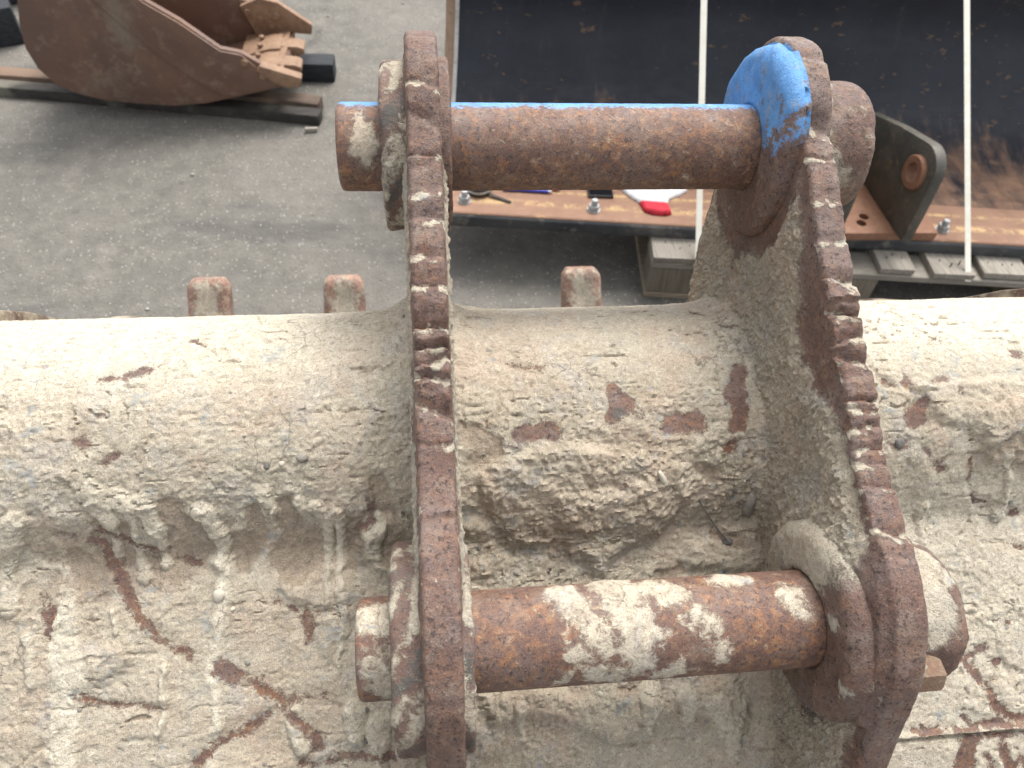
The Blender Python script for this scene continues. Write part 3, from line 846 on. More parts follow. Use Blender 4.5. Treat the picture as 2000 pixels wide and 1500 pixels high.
# ------------------------------------------------------------------ hinge plates
ear_front = catmull([(.661, 1.229), (.641, 1.231), (.616, 1.224), (.594, 1.21), (.575, 1.192), (.545, 1.176), (.518, 1.162), (.490, 1.144), (.454, 1.129), (.421, 1.112), (.39, 1.098), (.361, 1.086), (.34, 1.075), (.318, 1.062), (.293, 1.054), (.265, 1.048), (.24, 1.042), (.222, 1.036), (.203, 1.026), (.186, 1.012), (.171, .995), (.159, .974), (.15, .95), (.139, .92), (.128, .893), (.108, .84), (.098, .78), (.095, .70)], 10)
ear_back = catmull([(.095, .70), (.12, .62), (.22, .66), (.32, .75), (.42, .80), (.55, .80), (.62, .83), (.675, .875), (.70, .92), (.709, .96), (.713, 1.03), (.725, 1.08), (.732, 1.125), (.728, 1.16), (.712, 1.195), (.688, 1.219), (.661, 1.229)], 10)
def resample(P, step):
    s = np.r_[0, np.cumsum(np.hypot(*np.diff(P, axis=0).T))]
    n = max(2, int(round(s[-1] / step)))
    t = np.linspace(0, s[-1], n, endpoint=False)
    return t, np.stack([np.interp(t, s, P[:, 0]), np.interp(t, s, P[:, 1])], 1), s[-1]
tf, Pf, Lf = resample(ear_front, .0014)
tb, Pb, Lb = resample(ear_back, .0034)
ET = np.r_[tf, Lf + tb]; EP = np.vstack([Pf, Pb]); EL = Lf + Lb
nE = len(EP)
Tn = np.roll(EP, -2, 0) - np.roll(EP, 2, 0)
Tn /= np.hypot(*Tn.T)[:, None]
EN = np.stack([-Tn[:, 1], Tn[:, 0]], 1)
cen = EP.mean(0)
if np.mean(np.sum(EN * (EP - cen), 1)) < 0:
    EN = -EN
# interior points for the two faces
gy_, gz_ = np.meshgrid(np.arange(.09, .74, .0020), np.arange(.62, 1.235, .0020))
gy_ = gy_ + .0010 * (np.arange(gy_.shape[0]) % 2)[:, None]
gp = np.stack([gy_.ravel(), gz_.ravel()], 1)
_, sd = poly_sdf(gp[:, 0], gp[:, 1], EP, 1.0)
gp = gp[sd < -.0019]
cdt = delaunay_2d_cdt([Vector(p) for p in np.vstack([EP, gp])], [], [list(range(nE))], 1, 1e-7)
CV = np.array([tuple(v) for v in cdt[0]]); CF = np.array([f for f in cdt[2] if len(f) == 3])
CORIG = np.array([o[0] if o else -1 for o in cdt[3]])
bidx = np.full(nE, -1)
for i, o in enumerate(CORIG):
    if 0 <= o < nE: bidx[o] = i
near = np.empty(len(CV), int); dist = np.empty(len(CV))
for a in range(0, len(CV), 4000):
    dd = np.hypot(CV[a:a + 4000, 0][:, None] - EP[:, 0][None], CV[a:a + 4000, 1][:, None] - EP[:, 1][None])
    near[a:a + 4000] = dd.argmin(1); dist[a:a + 4000] = dd.min(1)

NOTCH_L = [(.0607, .004, .020, .006, .1), (.1218, .003, .005, .003, .0), (.152, .006, .03, .012, -.2), (.178, .006, .02, .008, .1), (.2109, .004, .012, .005, .0), (.236, .006, .022, .006, .2), (.2700, .015, .020, .004, .0), (.2860, .012, .006, .005, .1), (.2985, .008, .007, .006, -.2), (.311, .009, .007, .005, .1), (.338, .011, .018, .006, .5), (.3654, .002, .004, .003, 0), (.4157, -.003, .006, .006, 0), (.462, .0015, .010, .006, -.2), (.09, .003, .01, .01, .5), (.13, .0035, .02, .01, -.4)]
NOTCH_R = [(.030, .003, .012, .008, .2), (.098, .009, .018, .012, .5), (.127, .003, .005, .004, .1), (.165, .003, .02, .006, 0), (.2024, .003, .010, .004, 0), (.238, .007, .012, .006, .2), (.2545, -.006, .009, .006, 0), (.268, .009, .007, .006, .1), (.290, .006, .010, .006, -.2), (.308, .009, .012, .010, .3), (.343, .005, .006, .004, 0), (.353, .003, .005, .004, .1), (.366, .004, .007, .005, -.1), (.3845, .004, .009, .005, 0), (.396, .003, .006, .004, .2), (.4139, .004, .012, .004, 0), (.4511, .006, .022, .006, .2), (.47, .002, .010, .006, 0)]
def rim_depth(t, x, notches, seed):
    """how far the flame-cut edge is eaten in, at arc length t and position x across the thickness"""
    act = .35 + .65 * np.exp(-((t - .29) / .075) ** 2)
    d = .0013 * act * fbm(t, x * .6, 75, 4, seed) + .0018 * fbm(t, x * .5, 22, 3, seed + 7) + act * .0011 * fbm(t, x * .7, 260, 3, seed + 3, .65) + act * .0014 * (billow(t, x * .4, 95, 2, seed + 5) - .25)
    wob = .004 * fbm(x, t, 60, 2, seed + 20)
    for i, (t0, dep, up, dn, skew) in enumerate(notches):
        u = t - (t0 + skew * x + wob)
        k = np.where(u < 0, np.clip(1 + u / up, 0, 1) ** 1.3, np.clip(1 - u / (dn * .7), 0, 1) ** .8)
        d = d + dep * k * (.85 + .5 * perlin(x * 70 + i * 3.1, t * 0 + i * 7.7, seed + 50))
    fade = sst(.62, .56, t) + sst(Lf + Lb - .03, Lf + Lb, t) * .5
    return d * np.clip(fade, .12, 1)

def make_ear(ex, notches, seed, outer_sign, name_label, face_fn):
    """ex: centre of the plate; face_fn(side, Y, Z, t, d) -> (mud thickness, mask)"""
    M = 19
    xi = np.linspace(-EAR_H, EAR_H, M)
    r = .0045
    edge = EAR_H - np.abs(xi)
    inset = np.where(edge < r, r - np.sqrt(np.clip(r * r - (r - edge) ** 2, 0, None)), 0)
    TT, XI = np.meshgrid(ET, xi, indexing='ij')
    dep = rim_depth(TT.ravel(), XI.ravel(), notches, seed).reshape(TT.shape)
    D = dep + inset[None]
    D[:, 0] = dep[:, 0] + r * .9; D[:, -1] = dep[:, -1] + r * .9
    burr = .0016 * fbm(TT.ravel(), XI.ravel(), 60, 3, seed + 80).reshape(TT.shape) * (np.abs(XI) / EAR_H) ** 3
    RV = np.stack([ex + XI + burr, EP[:, 0][:, None] - EN[:, 0][:, None] * D, EP[:, 1][:, None] - EN[:, 1][:, None] * D], -1)
    slope = np.gradient(dep, axis=0) / np.gradient(ET)[:, None]
    nb = fbm(TT.ravel(), XI.ravel() * 1.5, 45, 3, seed + 90).reshape(TT.shape)
    nb2 = fbm(TT.ravel(), XI.ravel(), 110, 3, seed + 95).reshape(TT.shape)
    led = sst(-.12, -.6, slope)
    led = np.max([np.roll(led, q, 0) * g for q, g in ((0, 1), (1, .95), (2, .7), (-1, .95), (-2, .6), (3, .35))], 0)
    dust = .85 * led * sst(-.35, .30, nb + nb2) + .16 * sst(.35, .7, nb + .4 * nb2)
    edge_mud = .55 * sst(.9, 1.0, np.abs(XI) / EAR_H) * sst(-.05, .3, nb)
    mk = np.stack([np.clip(dust + edge_mud, 0, 1), np.zeros_like(dep), np.full_like(dep, .35), .40 * sst(.3, .6, -nb)], -1)
    if ex > .1:
        top = sst(.06, .0, TT) * sst(EAR_H * .2, -EAR_H, XI) + sst(EL - .02, EL, TT)
        mk[..., 1] = np.clip(top * .42 + sst(.10, .03, TT) * (XI < -EAR_H * .9) * .4, 0, 1)
    Vs = [RV.reshape(-1, 3)]; Ms = [mk.reshape(-1, 4)]
    Fs = [tuple(f) for f in grid_faces(M, nE, True)] if False else []
    ii = np.arange(nE)[:, None]; jj = np.arange(M - 1)[None]
    a = ii * M + jj; b = ((ii + 1) % nE) * M + jj
    Q = np.stack([a, a + 1, b + 1, b], -1).reshape(-1, 4)
    off = nE * M
    tris = []
    for side, j in ((-1, 0), (1, M - 1)):
        dn_ = dep[near, j] + r * .9
        fac = np.clip(1 - dist / .04, 0, 1)
        Yf = CV[:, 0] - EN[near, 0] * dn_ * fac
        Zf = CV[:, 1] - EN[near, 1] * dn_ * fac
        th, m = face_fn(side, CV[:, 0], CV[:, 1], ET[near], dist)
        th = th * sst(0, .005, dist)
        xf = ex + side * (EAR_H + th)
        Vs.append(np.stack([xf, Yf, Zf], 1)); Ms.append(m)
        mp = np.arange(len(CV)) + off
        ok = bidx >= 0
        mp[bidx[ok]] = np.arange(nE)[ok] * M + j
        tri = mp[CF]
        tris.append(tri if side > 0 else tri[:, ::-1])
        off += len(CV)
    Vall = np.vstack(Vs); Mall = np.vstack(Ms)
    T = np.vstack(tris)
    me = bpy.data.meshes.new('hinge_plate')
    nq, nt_ = len(Q), len(T)
    me.vertices.add(len(Vall)); me.vertices.foreach_set('co', Vall.astype(np.float32).ravel())
    loops = np.concatenate([Q.ravel(), T.ravel()]).astype(np.int32)
    me.loops.add(len(loops)); me.loops.foreach_set('vertex_index', loops)
    me.polygons.add(nq + nt_)
    me.polygons.foreach_set('loop_start', np.concatenate([np.arange(nq) * 4, nq * 4 + np.arange(nt_) * 3]).astype(np.int32))
    me.polygons.foreach_set('use_smooth', np.ones(nq + nt_, bool))
    me.update(calc_edges=True)
    at = me.attributes.new('mask', 'FLOAT_COLOR', 'POINT')
    at.data.foreach_set('color', Mall.astype(np.float32).ravel())
    bm = bmesh.new(); bm.from_mesh(me)
    loose = [v for v in bm.verts if not v.link_faces]
    bmesh.ops.delete(bm, geom=loose, context='VERTS')
    bmesh.ops.recalc_face_normals(bm, faces=bm.faces[:])
    bm.to_mesh(me); bm.free()
    me.set_sharp_from_angle(angle=math.radians(36))
    o = link('hinge_plate', me, M_ear, bucket)
    o['label'] = name_label
    return o

def mud_crumbs(Y, Z, seed):
    wy = Y + .006 * fbm(Y, Z, 40, 3, seed); wz = Z + .006 * fbm(Y, Z, 40, 3, seed + 4)
    return .0022 + .006 * billow(wy, wz, 55, 5, seed + 8, .65) + .0085 * billow(Y, Z, 105, 3, seed + 15, .7) + .0016 * fbm(Y, Z, 230, 2, seed + 9) + .004 * fbm(Y, Z, 15, 3, seed + 11)
def right_face(side, Y, Z, t, d):
    nz_ = fbm(Y, Z, 26, 4, 601)
    if side < 0:
        w = np.interp(t, [0, .10, .13, .19, .215, .26, .32, .345, .40, .45, .50, .56, .60, .66, Lf, EL], [.03, .05, .020, .014, .030, .050, .042, .012, .003, .004, .035, .035, .016, .012, .0, 0])
        rust = sst(.016, -.012, d - w - .014 * nz_)
        du = np.hypot(Y - PIN_U[0], Z - PIN_U[1]); dl = np.hypot(Y - PIN_L[0], Z - PIN_L[1])
        rust = np.maximum(rust, sst(.118, .094, du + .02 * nz_))
        mud = np.clip(1.0 - .9 * rust, 0, 1)
        th = mud_crumbs(Y, Z, 610) * (1 - .85 * rust) * sst(.002, .022, d)
        th += .008 * np.exp(-((dl - .085) / .02) ** 2) * (Z > .93)
        dark = .75 * np.exp(-(((Y - .19) / .03) ** 2 + ((Z - .86) / .03) ** 2)) + .5 * np.exp(-(((Y - .60) / .012) ** 2 + ((Z - 1.02) / .04) ** 2))
        mud -= .9 * dark
        # mud packed towards the tube
        base = sst(.20, .12, np.hypot(Y - .505, Z - .845))
        th += .008 * base
        blue = sst(.09, .12, Z - PIN_U[1] + .3 * (Y - PIN_U[0]) + .03 + .02 * nz_) * sst(.14, .10, du)
        return th, np.stack([mud, blue, .25 * sst(.2, .5, nz_), np.clip(dark, 0, 1)], 1)
    th = mud_crumbs(Y, Z, 640) * .7
    mud = np.clip(.55 + .8 * nz_, 0, 1)
    return th * mud, np.stack([mud, 0 * mud, .2 + 0 * mud, 0 * mud], 1)
def left_face(side, Y, Z, t, d):
    nz_ = fbm(Y, Z, 26, 4, 651 + side)
    rust = sst(.016, -.010, d - .018 - .012 * nz_)
    mud = np.clip(1 - .8 * rust, 0, 1)
    if side < 0:
        dark = .5 * sst(.0, .3, fbm(Y, Z, 14, 3, 660))
    else:
        dark = 0 * mud
    return mud_crumbs(Y, Z, 670 + side) * (1 - .8 * rust) * .6 * sst(.004, .03, d), np.stack([mud - .6 * dark, 0 * mud, .2 + 0 * mud, dark], 1)
ear_l = make_ear(EAR_X[0], NOTCH_L, 700, -1, 'hinge plate seen edge-on with a deeply notched rusty rim', left_face)
ear_r = make_ear(EAR_X[1], NOTCH_R, 800, 1, 'hinge plate showing its mud-caked inner face and blue-painted top', right_face)

# ------------------------------------------------------------------ bosses round the pin holes
def boss(parent, c, x0, x1, R, prof, mask_fn, seed, squash=1.0, name='boss', label=None, rin=.0405, rfun=None):
    """disc on the plate from x0 (plate side) to x1; prof: bevel size"""
    nA = 150
    sgn = 1 if x1 > x0 else -1
    H = abs(x1 - x0)
    sec = [(R + .002, -.004)]
    nh = max(3, int(H / .003))
    for i in range(nh):
        sec.append((R, (H - prof) * i / (nh - 1)))
    for i in range(1, 7):
        a = math.pi / 2 * i / 6
        sec.append((R - prof + prof * math.cos(a), H - prof + prof * math.sin(a)))
    nr = max(3, int((R - prof - rin) / .003))
    for i in range(1, nr + 1):
        sec.append((R - prof - (R - prof - rin) * i / nr, H))
    sec.append((rin, H - .012))
    sec = np.array(sec)
    th = np.linspace(0, 2 * np.pi, nA, endpoint=False)
    TH, RR = np.meshgrid(th, sec[:, 0]); _, HH = np.meshgrid(th, sec[:, 1])
    if rfun is not None:
        RR = rin + (RR - rin) * ((rfun(TH) - rin) / (R - rin))
    arc = np.r_[0, np.cumsum(np.hypot(*np.diff(sec, axis=0).T))][:, None] * np.ones_like(TH)
    A = np.minimum(TH, 2 * np.pi - TH) * R * 1.0                      # mirrored so that the noise closes
    Yl, Zl = RR * np.cos(TH), RR * np.sin(TH)
    mk, thick = mask_fn(Yl.ravel(), Zl.ravel(), HH.ravel(), arc.ravel(), A.ravel())
    d = (.0011 * fbm((Yl + HH).ravel(), (Zl + HH * .7).ravel(), 90, 4, seed, .6) + .0026 * fbm((Yl + HH).ravel(), (Zl - HH).ravel(), 30, 2, seed + 1) + thick).reshape(TH.shape)
    inner = np.arange(len(sec)) >= len(sec) - 2
    d[inner] *= 0
    nrad = np.gradient(sec[:, 1]); nax = -np.gradient(sec[:, 0]); l = np.hypot(nrad, nax) + 1e-9
    RR = RR + d * (nrad / l)[:, None]; HH = HH + d * (nax / l)[:, None]
    V = np.stack([x0 + sgn * HH, c[0] + RR * np.cos(TH), c[1] + RR * squash * np.sin(TH)], -1).reshape(-1, 3)
    me = mesh_np(name, V, grid_faces(len(sec), nA, True, flip=sgn < 0), True, mk)
    o = link(name, me, M_ear, parent)
    if label: o['label'] = label
    return o
def bm_blue(Y, Z, H, arc, A):
    n = fbm(Y, Z + H, 34, 4, 900)
    pits = fbm(Y, Z + H, 75, 4, 903, .6)
    blue = .98 * sst(-.075, .055, Z + .75 * Y + .04 * n) - .34 * sst(.02, .40, pits) - .35 * sst(.0, -.06, Y) * sst(-.1, .3, n + .5 * pits)
    mud = .30 * sst(.25, .55, n) + .45 * sst(-.05, -.085, Z) * sst(-.2, .3, n)
    pit = sst(.2, .5, fbm(Y, Z, 70, 3, 905)) * sst(.03, .06, Z) * .0012
    return np.stack([mud, np.clip(blue, 0, 1), 0 * mud + .3, 0 * mud], 1), -pit
def bm_lower(Y, Z, H, arc, A):
    n = fbm(Y, Z + H, 34, 4, 920)
    mud = np.clip(.85 * sst(-.005, .055, .8 * Y + .45 * Z + .03 * n) + .6 * sst(.10, .45, n), 0, 1)
    return np.stack([mud, 0 * mud, .45 + 0 * mud, 0 * mud], 1), .002 * mud * (.5 + billow(Y, Z, 70, 3, 921))
def bm_outer(Y, Z, H, arc, A):
    n = fbm(Y + H, Z + 2 * H, 30, 4, 930)
    mud = np.clip(.55 + 1.1 * n, 0, 1)
    dark = .62 * sst(-.1, .35, fbm(Y, Z + H, 22, 3, 932))
    return np.stack([mud - .55 * dark, 0 * mud, .3 + 0 * mud, dark], 1), .004 * mud * billow(Y + H, Z, 60, 4, 931)
def bm_rust(Y, Z, H, arc, A):
    n = fbm(Y + H, Z - H, 40, 4, 940)
    return np.stack([.15 + .6 * n, 0 * n, .3 + 0 * n, 0 * n], 1), 0 * n
def bm_sleeve_u(Y, Z, H, arc, A):
    n = fbm(Y + H, Z - H, 40, 4, 950)
    g = sst(.1, .4, fbm(Y - H, Z + H, 30, 3, 955))
    mud = .20 + .55 * n + .45 * g * sst(.03, .0, H) + .55 * np.exp(-((Z - .01) / .018) ** 2) * np.exp(-((H - .025) / .018) ** 2)
    return np.stack([mud, 0 * n, .25 + 0 * n, 0 * n], 1), 0 * n
def bm_sleeve_l(Y, Z, H, arc, A):
    n = fbm(Y + H, Z - H, 40, 4, 960)
    mud = np.clip(.92 * sst(-.03, .015, .768 * Y + .64 * Z + .03 * n) * sst(.062, .036, H + .025 * n) + .10, 0, 1)
    return np.stack([mud, 0 * n, .55 + 0 * n, 0 * n], 1), .0015 * mud
boss(ear_r, PIN_U, .3318, .317, .092, .014, bm_blue, 1, rfun=lambda a: np.interp(np.degrees(a) % 360, [0, 45, 90, 125, 160, 200, 250, 300, 330, 360], [.0865, .092, .0985, .0985, .088, .086, .088, .088, .086, .0865]), label='blue-painted boss round the upper pin')
boss(ear_r, PIN_L, .3318, .309, .084, .016, bm_lower, 2)
boss(ear_r, PIN_U, .3602, .424, .062, .012, bm_sleeve_u, 3)
boss(ear_r, PIN_L, .3602, .426, .0585, .016, bm_sleeve_l, 4)
boss(ear_l, PIN_U, -.0142, -.036, .076, .004, bm_outer, 5)
boss(ear_l, PIN_U, .0142, .024, .080, .003, bm_rust, 6)
boss(ear_l, PIN_L, -.0142, -.037, .082, .005, bm_outer, 7)
boss(ear_l, PIN_L, .0142, .022, .082, .003, bm_outer, 8)
M_rustlug = simple_noise_mat('tan_rust', [(0.17, 0.115, 0.075), (0.14, 0.08, 0.052), (0.27, 0.20, 0.13)], 60, 0.8, 0.002)
# retaining bolt below the lower right boss
lathe('retaining_bolt', [(.012, .36), (.0145, .362), (.0145, .386), (.012, .390)], (0, .178, .958), 'X', M_rustlug, ear_r, 6)

# ------------------------------------------------------------------ pins
CU = np.array([.768, .640]); CF_ = np.array([-.633, .766])      # up / towards the standing side, in the Y-Z plane
def pin(c, x0, x1, r, mask_fn, seed, label):
    nA = 132
    sec = [(.0001, x0), (r * .5, x0), (r - .004, x0), (r - .0012, x0 + .0012), (r, x0 + .004)] + [(r, x) for x in np.arange(x0 + .006, x1 - .005, .0021)] + [(r, x1 - .004), (r - .004, x1), (.0001, x1)]
    sec = np.array(sec)
    th = np.linspace(0, 2 * np.pi, nA, endpoint=False)
    TH, RR = np.meshgrid(th, sec[:, 0]); _, XX_ = np.meshgrid(th, sec[:, 1])
    n2 = np.stack([np.sin(TH) * CU[0] + np.cos(TH) * CF_[0], np.sin(TH) * CU[1] + np.cos(TH) * CF_[1]], -1)
    W = np.where(TH > np.pi, TH - 2 * np.pi, TH) * r
    mk, thick = mask_fn(XX_.ravel(), W.ravel(), np.sin(TH).ravel())
    d = thick.reshape(TH.shape) + (.00025 * fbm(XX_.ravel(), W.ravel(), 120, 3, seed)).reshape(TH.shape)
    RR = np.maximum(RR + d * (RR > r * .9), 0)
    V = np.stack([XX_, c[0] + RR * n2[..., 0], c[1] + RR * n2[..., 1]], -1).reshape(-1, 3)
    o = link('hinge_pin', mesh_np('hinge_pin', V, grid_faces(len(sec), nA, True), True, mk), M_pin, bucket)
    o['label'] = label
    return o
def pin_patches(X, W, strokes, seed):
    wx = X + .006 * fbm(X, W, 70, 4, seed); ww = W + .006 * fbm(X, W, 70, 4, seed + 3)
    m = np.zeros(len(X))
    for st in strokes:
        idx, d, w = stroke_field(wx, ww, st, .02)
        m[idx] = np.maximum(m[idx], sst(.012, -.006, d))
    return m
def upper_mask(X, W, v):
    n = fbm(X, W, 45, 4, 980)
    blue = sst(.50, .90, v + .07 * n)
    p = pin_patches(X, W, [[(-.056, .012, .004), (-.052, -.012, .009), (-.054, -.022, .004)]], 981)
    mud = .95 * p + .16 * sst(.2, .5, fbm(X * .6, W, 60, 4, 985)) * sst(.05, .2, X) + .1
    return np.stack([mud, .95 * blue, .2 + 0 * n, 0 * n], 1), .0022 * p * (.5 + billow(X, W, 120, 3, 986))
def lower_mask(X, W, v):
    n = fbm(X, W, 45, 4, 990)
    st = [[(.098, .050, .010), (.108, .030, .011)], [(.140, .055, .016), (.150, .030, .018), (.152, .004, .013)], [(.118, .014, .008), (.126, .006, .009)], [(.175, .048, .012), (.190, .040, .010)],
          [(.205, .020, .006), (.215, .012, .005)], [(.222, -.006, .004), (.223, -.014, .003)], [(.160, -.016, .007)] * 2, [(.120, -.022, .007)] * 2, [(.136, -.030, .009)] * 2, [(.176, -.030, .006), (.19, -.026, .006)], [(.095, -.026, .005)] * 2,
          [(.285, .030, .009), (.292, .018, .005)], [(.105, -.004, .005)] * 2, [(.235, .055, .009), (.25, .05, .006)],
          [(-.060, .036, .010), (-.035, .036, .014)], [(-.052, -.002, .010), (-.044, -.016, .012), (-.042, -.032, .004)], [(-.034, .010, .006), (-.034, .02, .006)]]
    p = pin_patches(X, W, st, 991)
    zone = np.exp(-((X - .155) / .07) ** 2)
    mud = p * .74 + .36 * zone * sst(.05, .4, fbm(X, W, 55, 4, 993)) * 1.3 + .08
    thick = p * .0030 * (.35 + billow(X, W, 60, 3, 994)) * (.4 + .6 * sst(.0, .05, W))
    return np.stack([mud, 0 * n, .28 + 0 * n, 0 * n], 1), thick
pin(PIN_U, -.078, .418, .0402, upper_mask, 5, 'upper rusty hinge pin with a stripe of blue paint on top')
pin(PIN_L, -.066, .418, .0402, lower_mask, 6, 'lower rusty hinge pin splashed with pale mud')

# ------------------------------------------------------------------ stones and a twig stuck in the mud
def on_shell(x, s, lift=0.0):
    i = int(np.searchsorted(ss, s)); j = int(np.searchsorted(xs, x))
    p = Vector(V_SHELL[i, j]); nrm = Vector((0, ny[i], nz[i]))
    t = Vector((0, ty[i], tz[i]))
    return p + nrm * lift, nrm, t
def stuck_stone(x, s, a, b, c, col, ang=0.0):
    p, nrm, t = on_shell(x, s, -c * .25)
    bm = bmesh.new()
    bmesh.ops.create_icosphere(bm, subdivisions=2, radius=1.0)
    rr = random.Random(int(x * 9999) + int(s * 777))
    for v in bm.verts:
        v.co *= 1 + rr.uniform(-.13, .13)
    R = Matrix((Vector((1, 0, 0)), t, nrm)).transposed().to_4x4() @ Matrix.Rotation(ang, 4, 'Z')
    bmesh.ops.transform(bm, matrix=Matrix.Translation(p) @ R @ Matrix.Diagonal((a, b, c, 1)), verts=bm.verts[:])
    return link('stone', bm_mesh('stone', bm, True, 50), M_stones[col], bucket)
M_stones = [simple_noise_mat('grey_stone', [(0.20, 0.185, 0.165), (0.28, 0.255, 0.22), (0.36, 0.32, 0.26)], 150, 0.85, 0.001),
            simple_noise_mat('pale_stone', [(0.40, 0.37, 0.31), (0.50, 0.46, 0.38)], 150, 0.85, 0.001),
            simple_noise_mat('dark_stone', [(0.085, 0.08, 0.078), (0.17, 0.155, 0.14)], 150, 0.8, 0.001)]
for a in STONES:
    stuck_stone(*a)
tw = [on_shell(x, s, .003)[0] for x, s in TWIG]
tube_path('twig', tw, .0009, M_stones[2], bucket, 6)
# ================================================================== BLADE ON A PALLET
A_BL = math.atan2(-.1075, .9942)
E1 = Vector((.9942, -.1075, 0)); E2 = Vector((.1075, .9942, 0))
BO = Vector((.067, 1.744, 0))
def bl(u, v, z):
    return BO + E1 * u + E2 * v + Vector((0, 0, z))
def bar_loop(name, sec, u0, u1, mat, parent, nu=2, smooth=40, wob=None):
    """closed section (v,z) swept along the blade"""
    bm = bmesh.new()
    rings = []
    for i in range(nu):
        u = u0 + (u1 - u0) * i / (nu - 1)
        rings.append([bm.verts.new(bl(u, v, z)) for v, z in sec])
    n = len(sec)
    for A, B in zip(rings, rings[1:]):
        for k in range(n):
            bm.faces.new((A[k], A[(k + 1) % n], B[(k + 1) % n], B[k]))
    bm.faces.new(rings[0][::-1]); bm.faces.new(rings[-1])
    return link(name, bm_mesh(name, bm, True, smooth), mat, parent)

def blade_paint():
    k = NT('black_blade_paint')
    sep = k.n('ShaderNodeSeparateXYZ'); k.t.links.new(k.co, sep.inputs[0])
    n1 = k.noise(5, 6, 0.65)
    n2 = k.noise(34, 6, 0.72, vec=k.mapping((0.5, 1, 1)))
    ns = k.noise(24, 5, 0.65, vec=k.mapping((1, 0.25, 0.25)))
    ny_ = k.noise(60, 4, 0.7, vec=k.mapping((0.12, 1, 1)))
    c = k.mix(k.ramp(n1, 0.35, 0.65), (0.009, 0.012, 0.020), (0.015, 0.019, 0.029))
    c = k.mix(k.ramp(ns, 0.56, 0.75, 0, 0.35), c, (0.05, 0.045, 0.04))
    c = k.mix(k.ramp(k.math('ADD', n2, k.math('MULTIPLY', n1, 0.25)), 0.735, 0.79, 0, 0.7), c, (0.15, 0.09, 0.05))
    low = k.math('ADD', k.math('MULTIPLY', k.math('SUBTRACT', 0.250, sep.outputs[2]), 6.0), k.math('MULTIPLY', k.math('SUBTRACT', k.math('ADD', ns, n1), 1.0), 1.2))
    rust = k.mix(k.ramp(n2, 0.35, 0.65), (0.17, 0.10, 0.068), (0.23, 0.135, 0.085))
    rust = k.mix(k.ramp(ny_, 0.5, 0.7, 0, 0.5), rust, (0.10, 0.085, 0.07))
    lf = k.ramp(low, -0.1, 0.55)
    c = k.mix(lf, c, rust)
    return k.done(c, k.ramp(n2, 0.3, 0.7, 0.30, 0.5), k.bump(n2, 0.002, 0.3), 0, 0.35)
def edge_steel():
    k = NT('rusty_cutting_edge')
    n1 = k.noise(7, 6, 0.65); n2 = k.noise(45, 6, 0.7, vec=k.mapping((0.4, 1.5, 1), (0, 0, -A_BL)))
    c = k.mix(k.ramp(n1, 0.35, 0.65), (0.20, 0.112, 0.075), (0.25, 0.145, 0.098))
    c = k.mix(k.ramp(n2, 0.56, 0.70, 0, 0.8), c, (0.40, 0.27, 0.13))
    sp = k.n('ShaderNodeSeparateXYZ'); k.t.links.new(k.co, sp.inputs[0])
    v = k.math('ADD', k.math('MULTIPLY', sp.outputs[0], .1075), k.math('MULTIPLY_ADD', sp.outputs[1], .9942, -1.7411))
    for v0, wd in ((.060, .022), (.118, .012)):
        b = k.ramp(k.math('ABSOLUTE', k.math('SUBTRACT', v, v0)), 0.0, wd, 1, 0)
        c = k.mix(k.math('MULTIPLY', b, k.ramp(k.noise(26, 6, 0.75), 0.42, 0.60)), c, (0.44, 0.30, 0.15))
    c = k.mix(k.ramp(k.noise(150, 4, 0.7), 0.6, 0.75, 0, 0.6), c, (0.11, 0.065, 0.045))
    return k.done(c, 0.72, k.bump(n2, 0.0015, 0.5), 0, 0.4)
M_blade = blade_paint()
M_edge = edge_steel()
M_bar = simple_noise_mat('dusty_black_bar', [(0.028, 0.032, 0.04), (0.055, 0.058, 0.062), (0.20, 0.19, 0.17)], 6, 0.6, 0.002, dirt=((0.19, 0.18, 0.16), 0.7))
M_endpl = simple_noise_mat('end_plate_brown', [(0.26, 0.17, 0.11), (0.33, 0.23, 0.155), (0.17, 0.11, 0.08)], 14, 0.75, 0.001)
M_pale = simple_noise_mat('pale_edge_paint', [(0.50, 0.49, 0.47), (0.40, 0.39, 0.37), (0.25, 0.2, 0.16)], 25, 0.6)
M_zinc = simple_noise_mat('zinc', [(0.34, 0.36, 0.37), (0.42, 0.43, 0.43)], 40, 0.45, 0.0, metal=0.4)
U1 = 2.5
blade = thing('dozer_blade', tuple(bl(1.2, .3, .16)), 'long black curved dozer blade with a rusty cutting edge, lying on the pallet', 'blade')
inner = catmull([(.165, .2), (.30, .204), (.42, .226), (.53, .275), (.62, .355), (.675, .455), (.695, .57), (.68, .71), (.63, .83), (.555, .94)], 6)
tn = np.gradient(inner, axis=0); tn /= np.hypot(*tn.T)[:, None]
outer = inner + np.stack([tn[:, 1], -tn[:, 0]], 1) * .024
bar_loop('mouldboard', [tuple(p) for p in inner] + [tuple(p) for p in outer[::-1]], 0, U1, M_blade, blade, 30)
bar_loop('cutting_edge', [(.0, .1975), (.0, .2005), (.004, .2035), (.165, .2035), (.172, .2), (.172, .1975)], .004, U1 - .01, M_edge, blade, 2, 30)
bar_loop('base_bar', [(-.004, .1600), (-.006, .166), (-.006, .192), (-.003, .197), (.30, .197), (.30, .1600)], .0, U1, M_bar, blade, 2, 30)
def band(a, b):
    A = inner - np.stack([tn[:, 1], -tn[:, 0]], 1) * a
    B = inner + np.stack([tn[:, 1], -tn[:, 0]], 1) * b
    return [(0.0, .205), ] + [tuple(p) for p in A] + [tuple(p) for p in B[::-1]] + [(0.0, .165)]
bar_loop('end_plate', band(.004, .05), -.013, -.0005, M_pale, blade, 2, 30)
bar_loop('end_stiffener', band(-.004, .09), -.042, -.0135, M_endpl, blade, 2, 30)
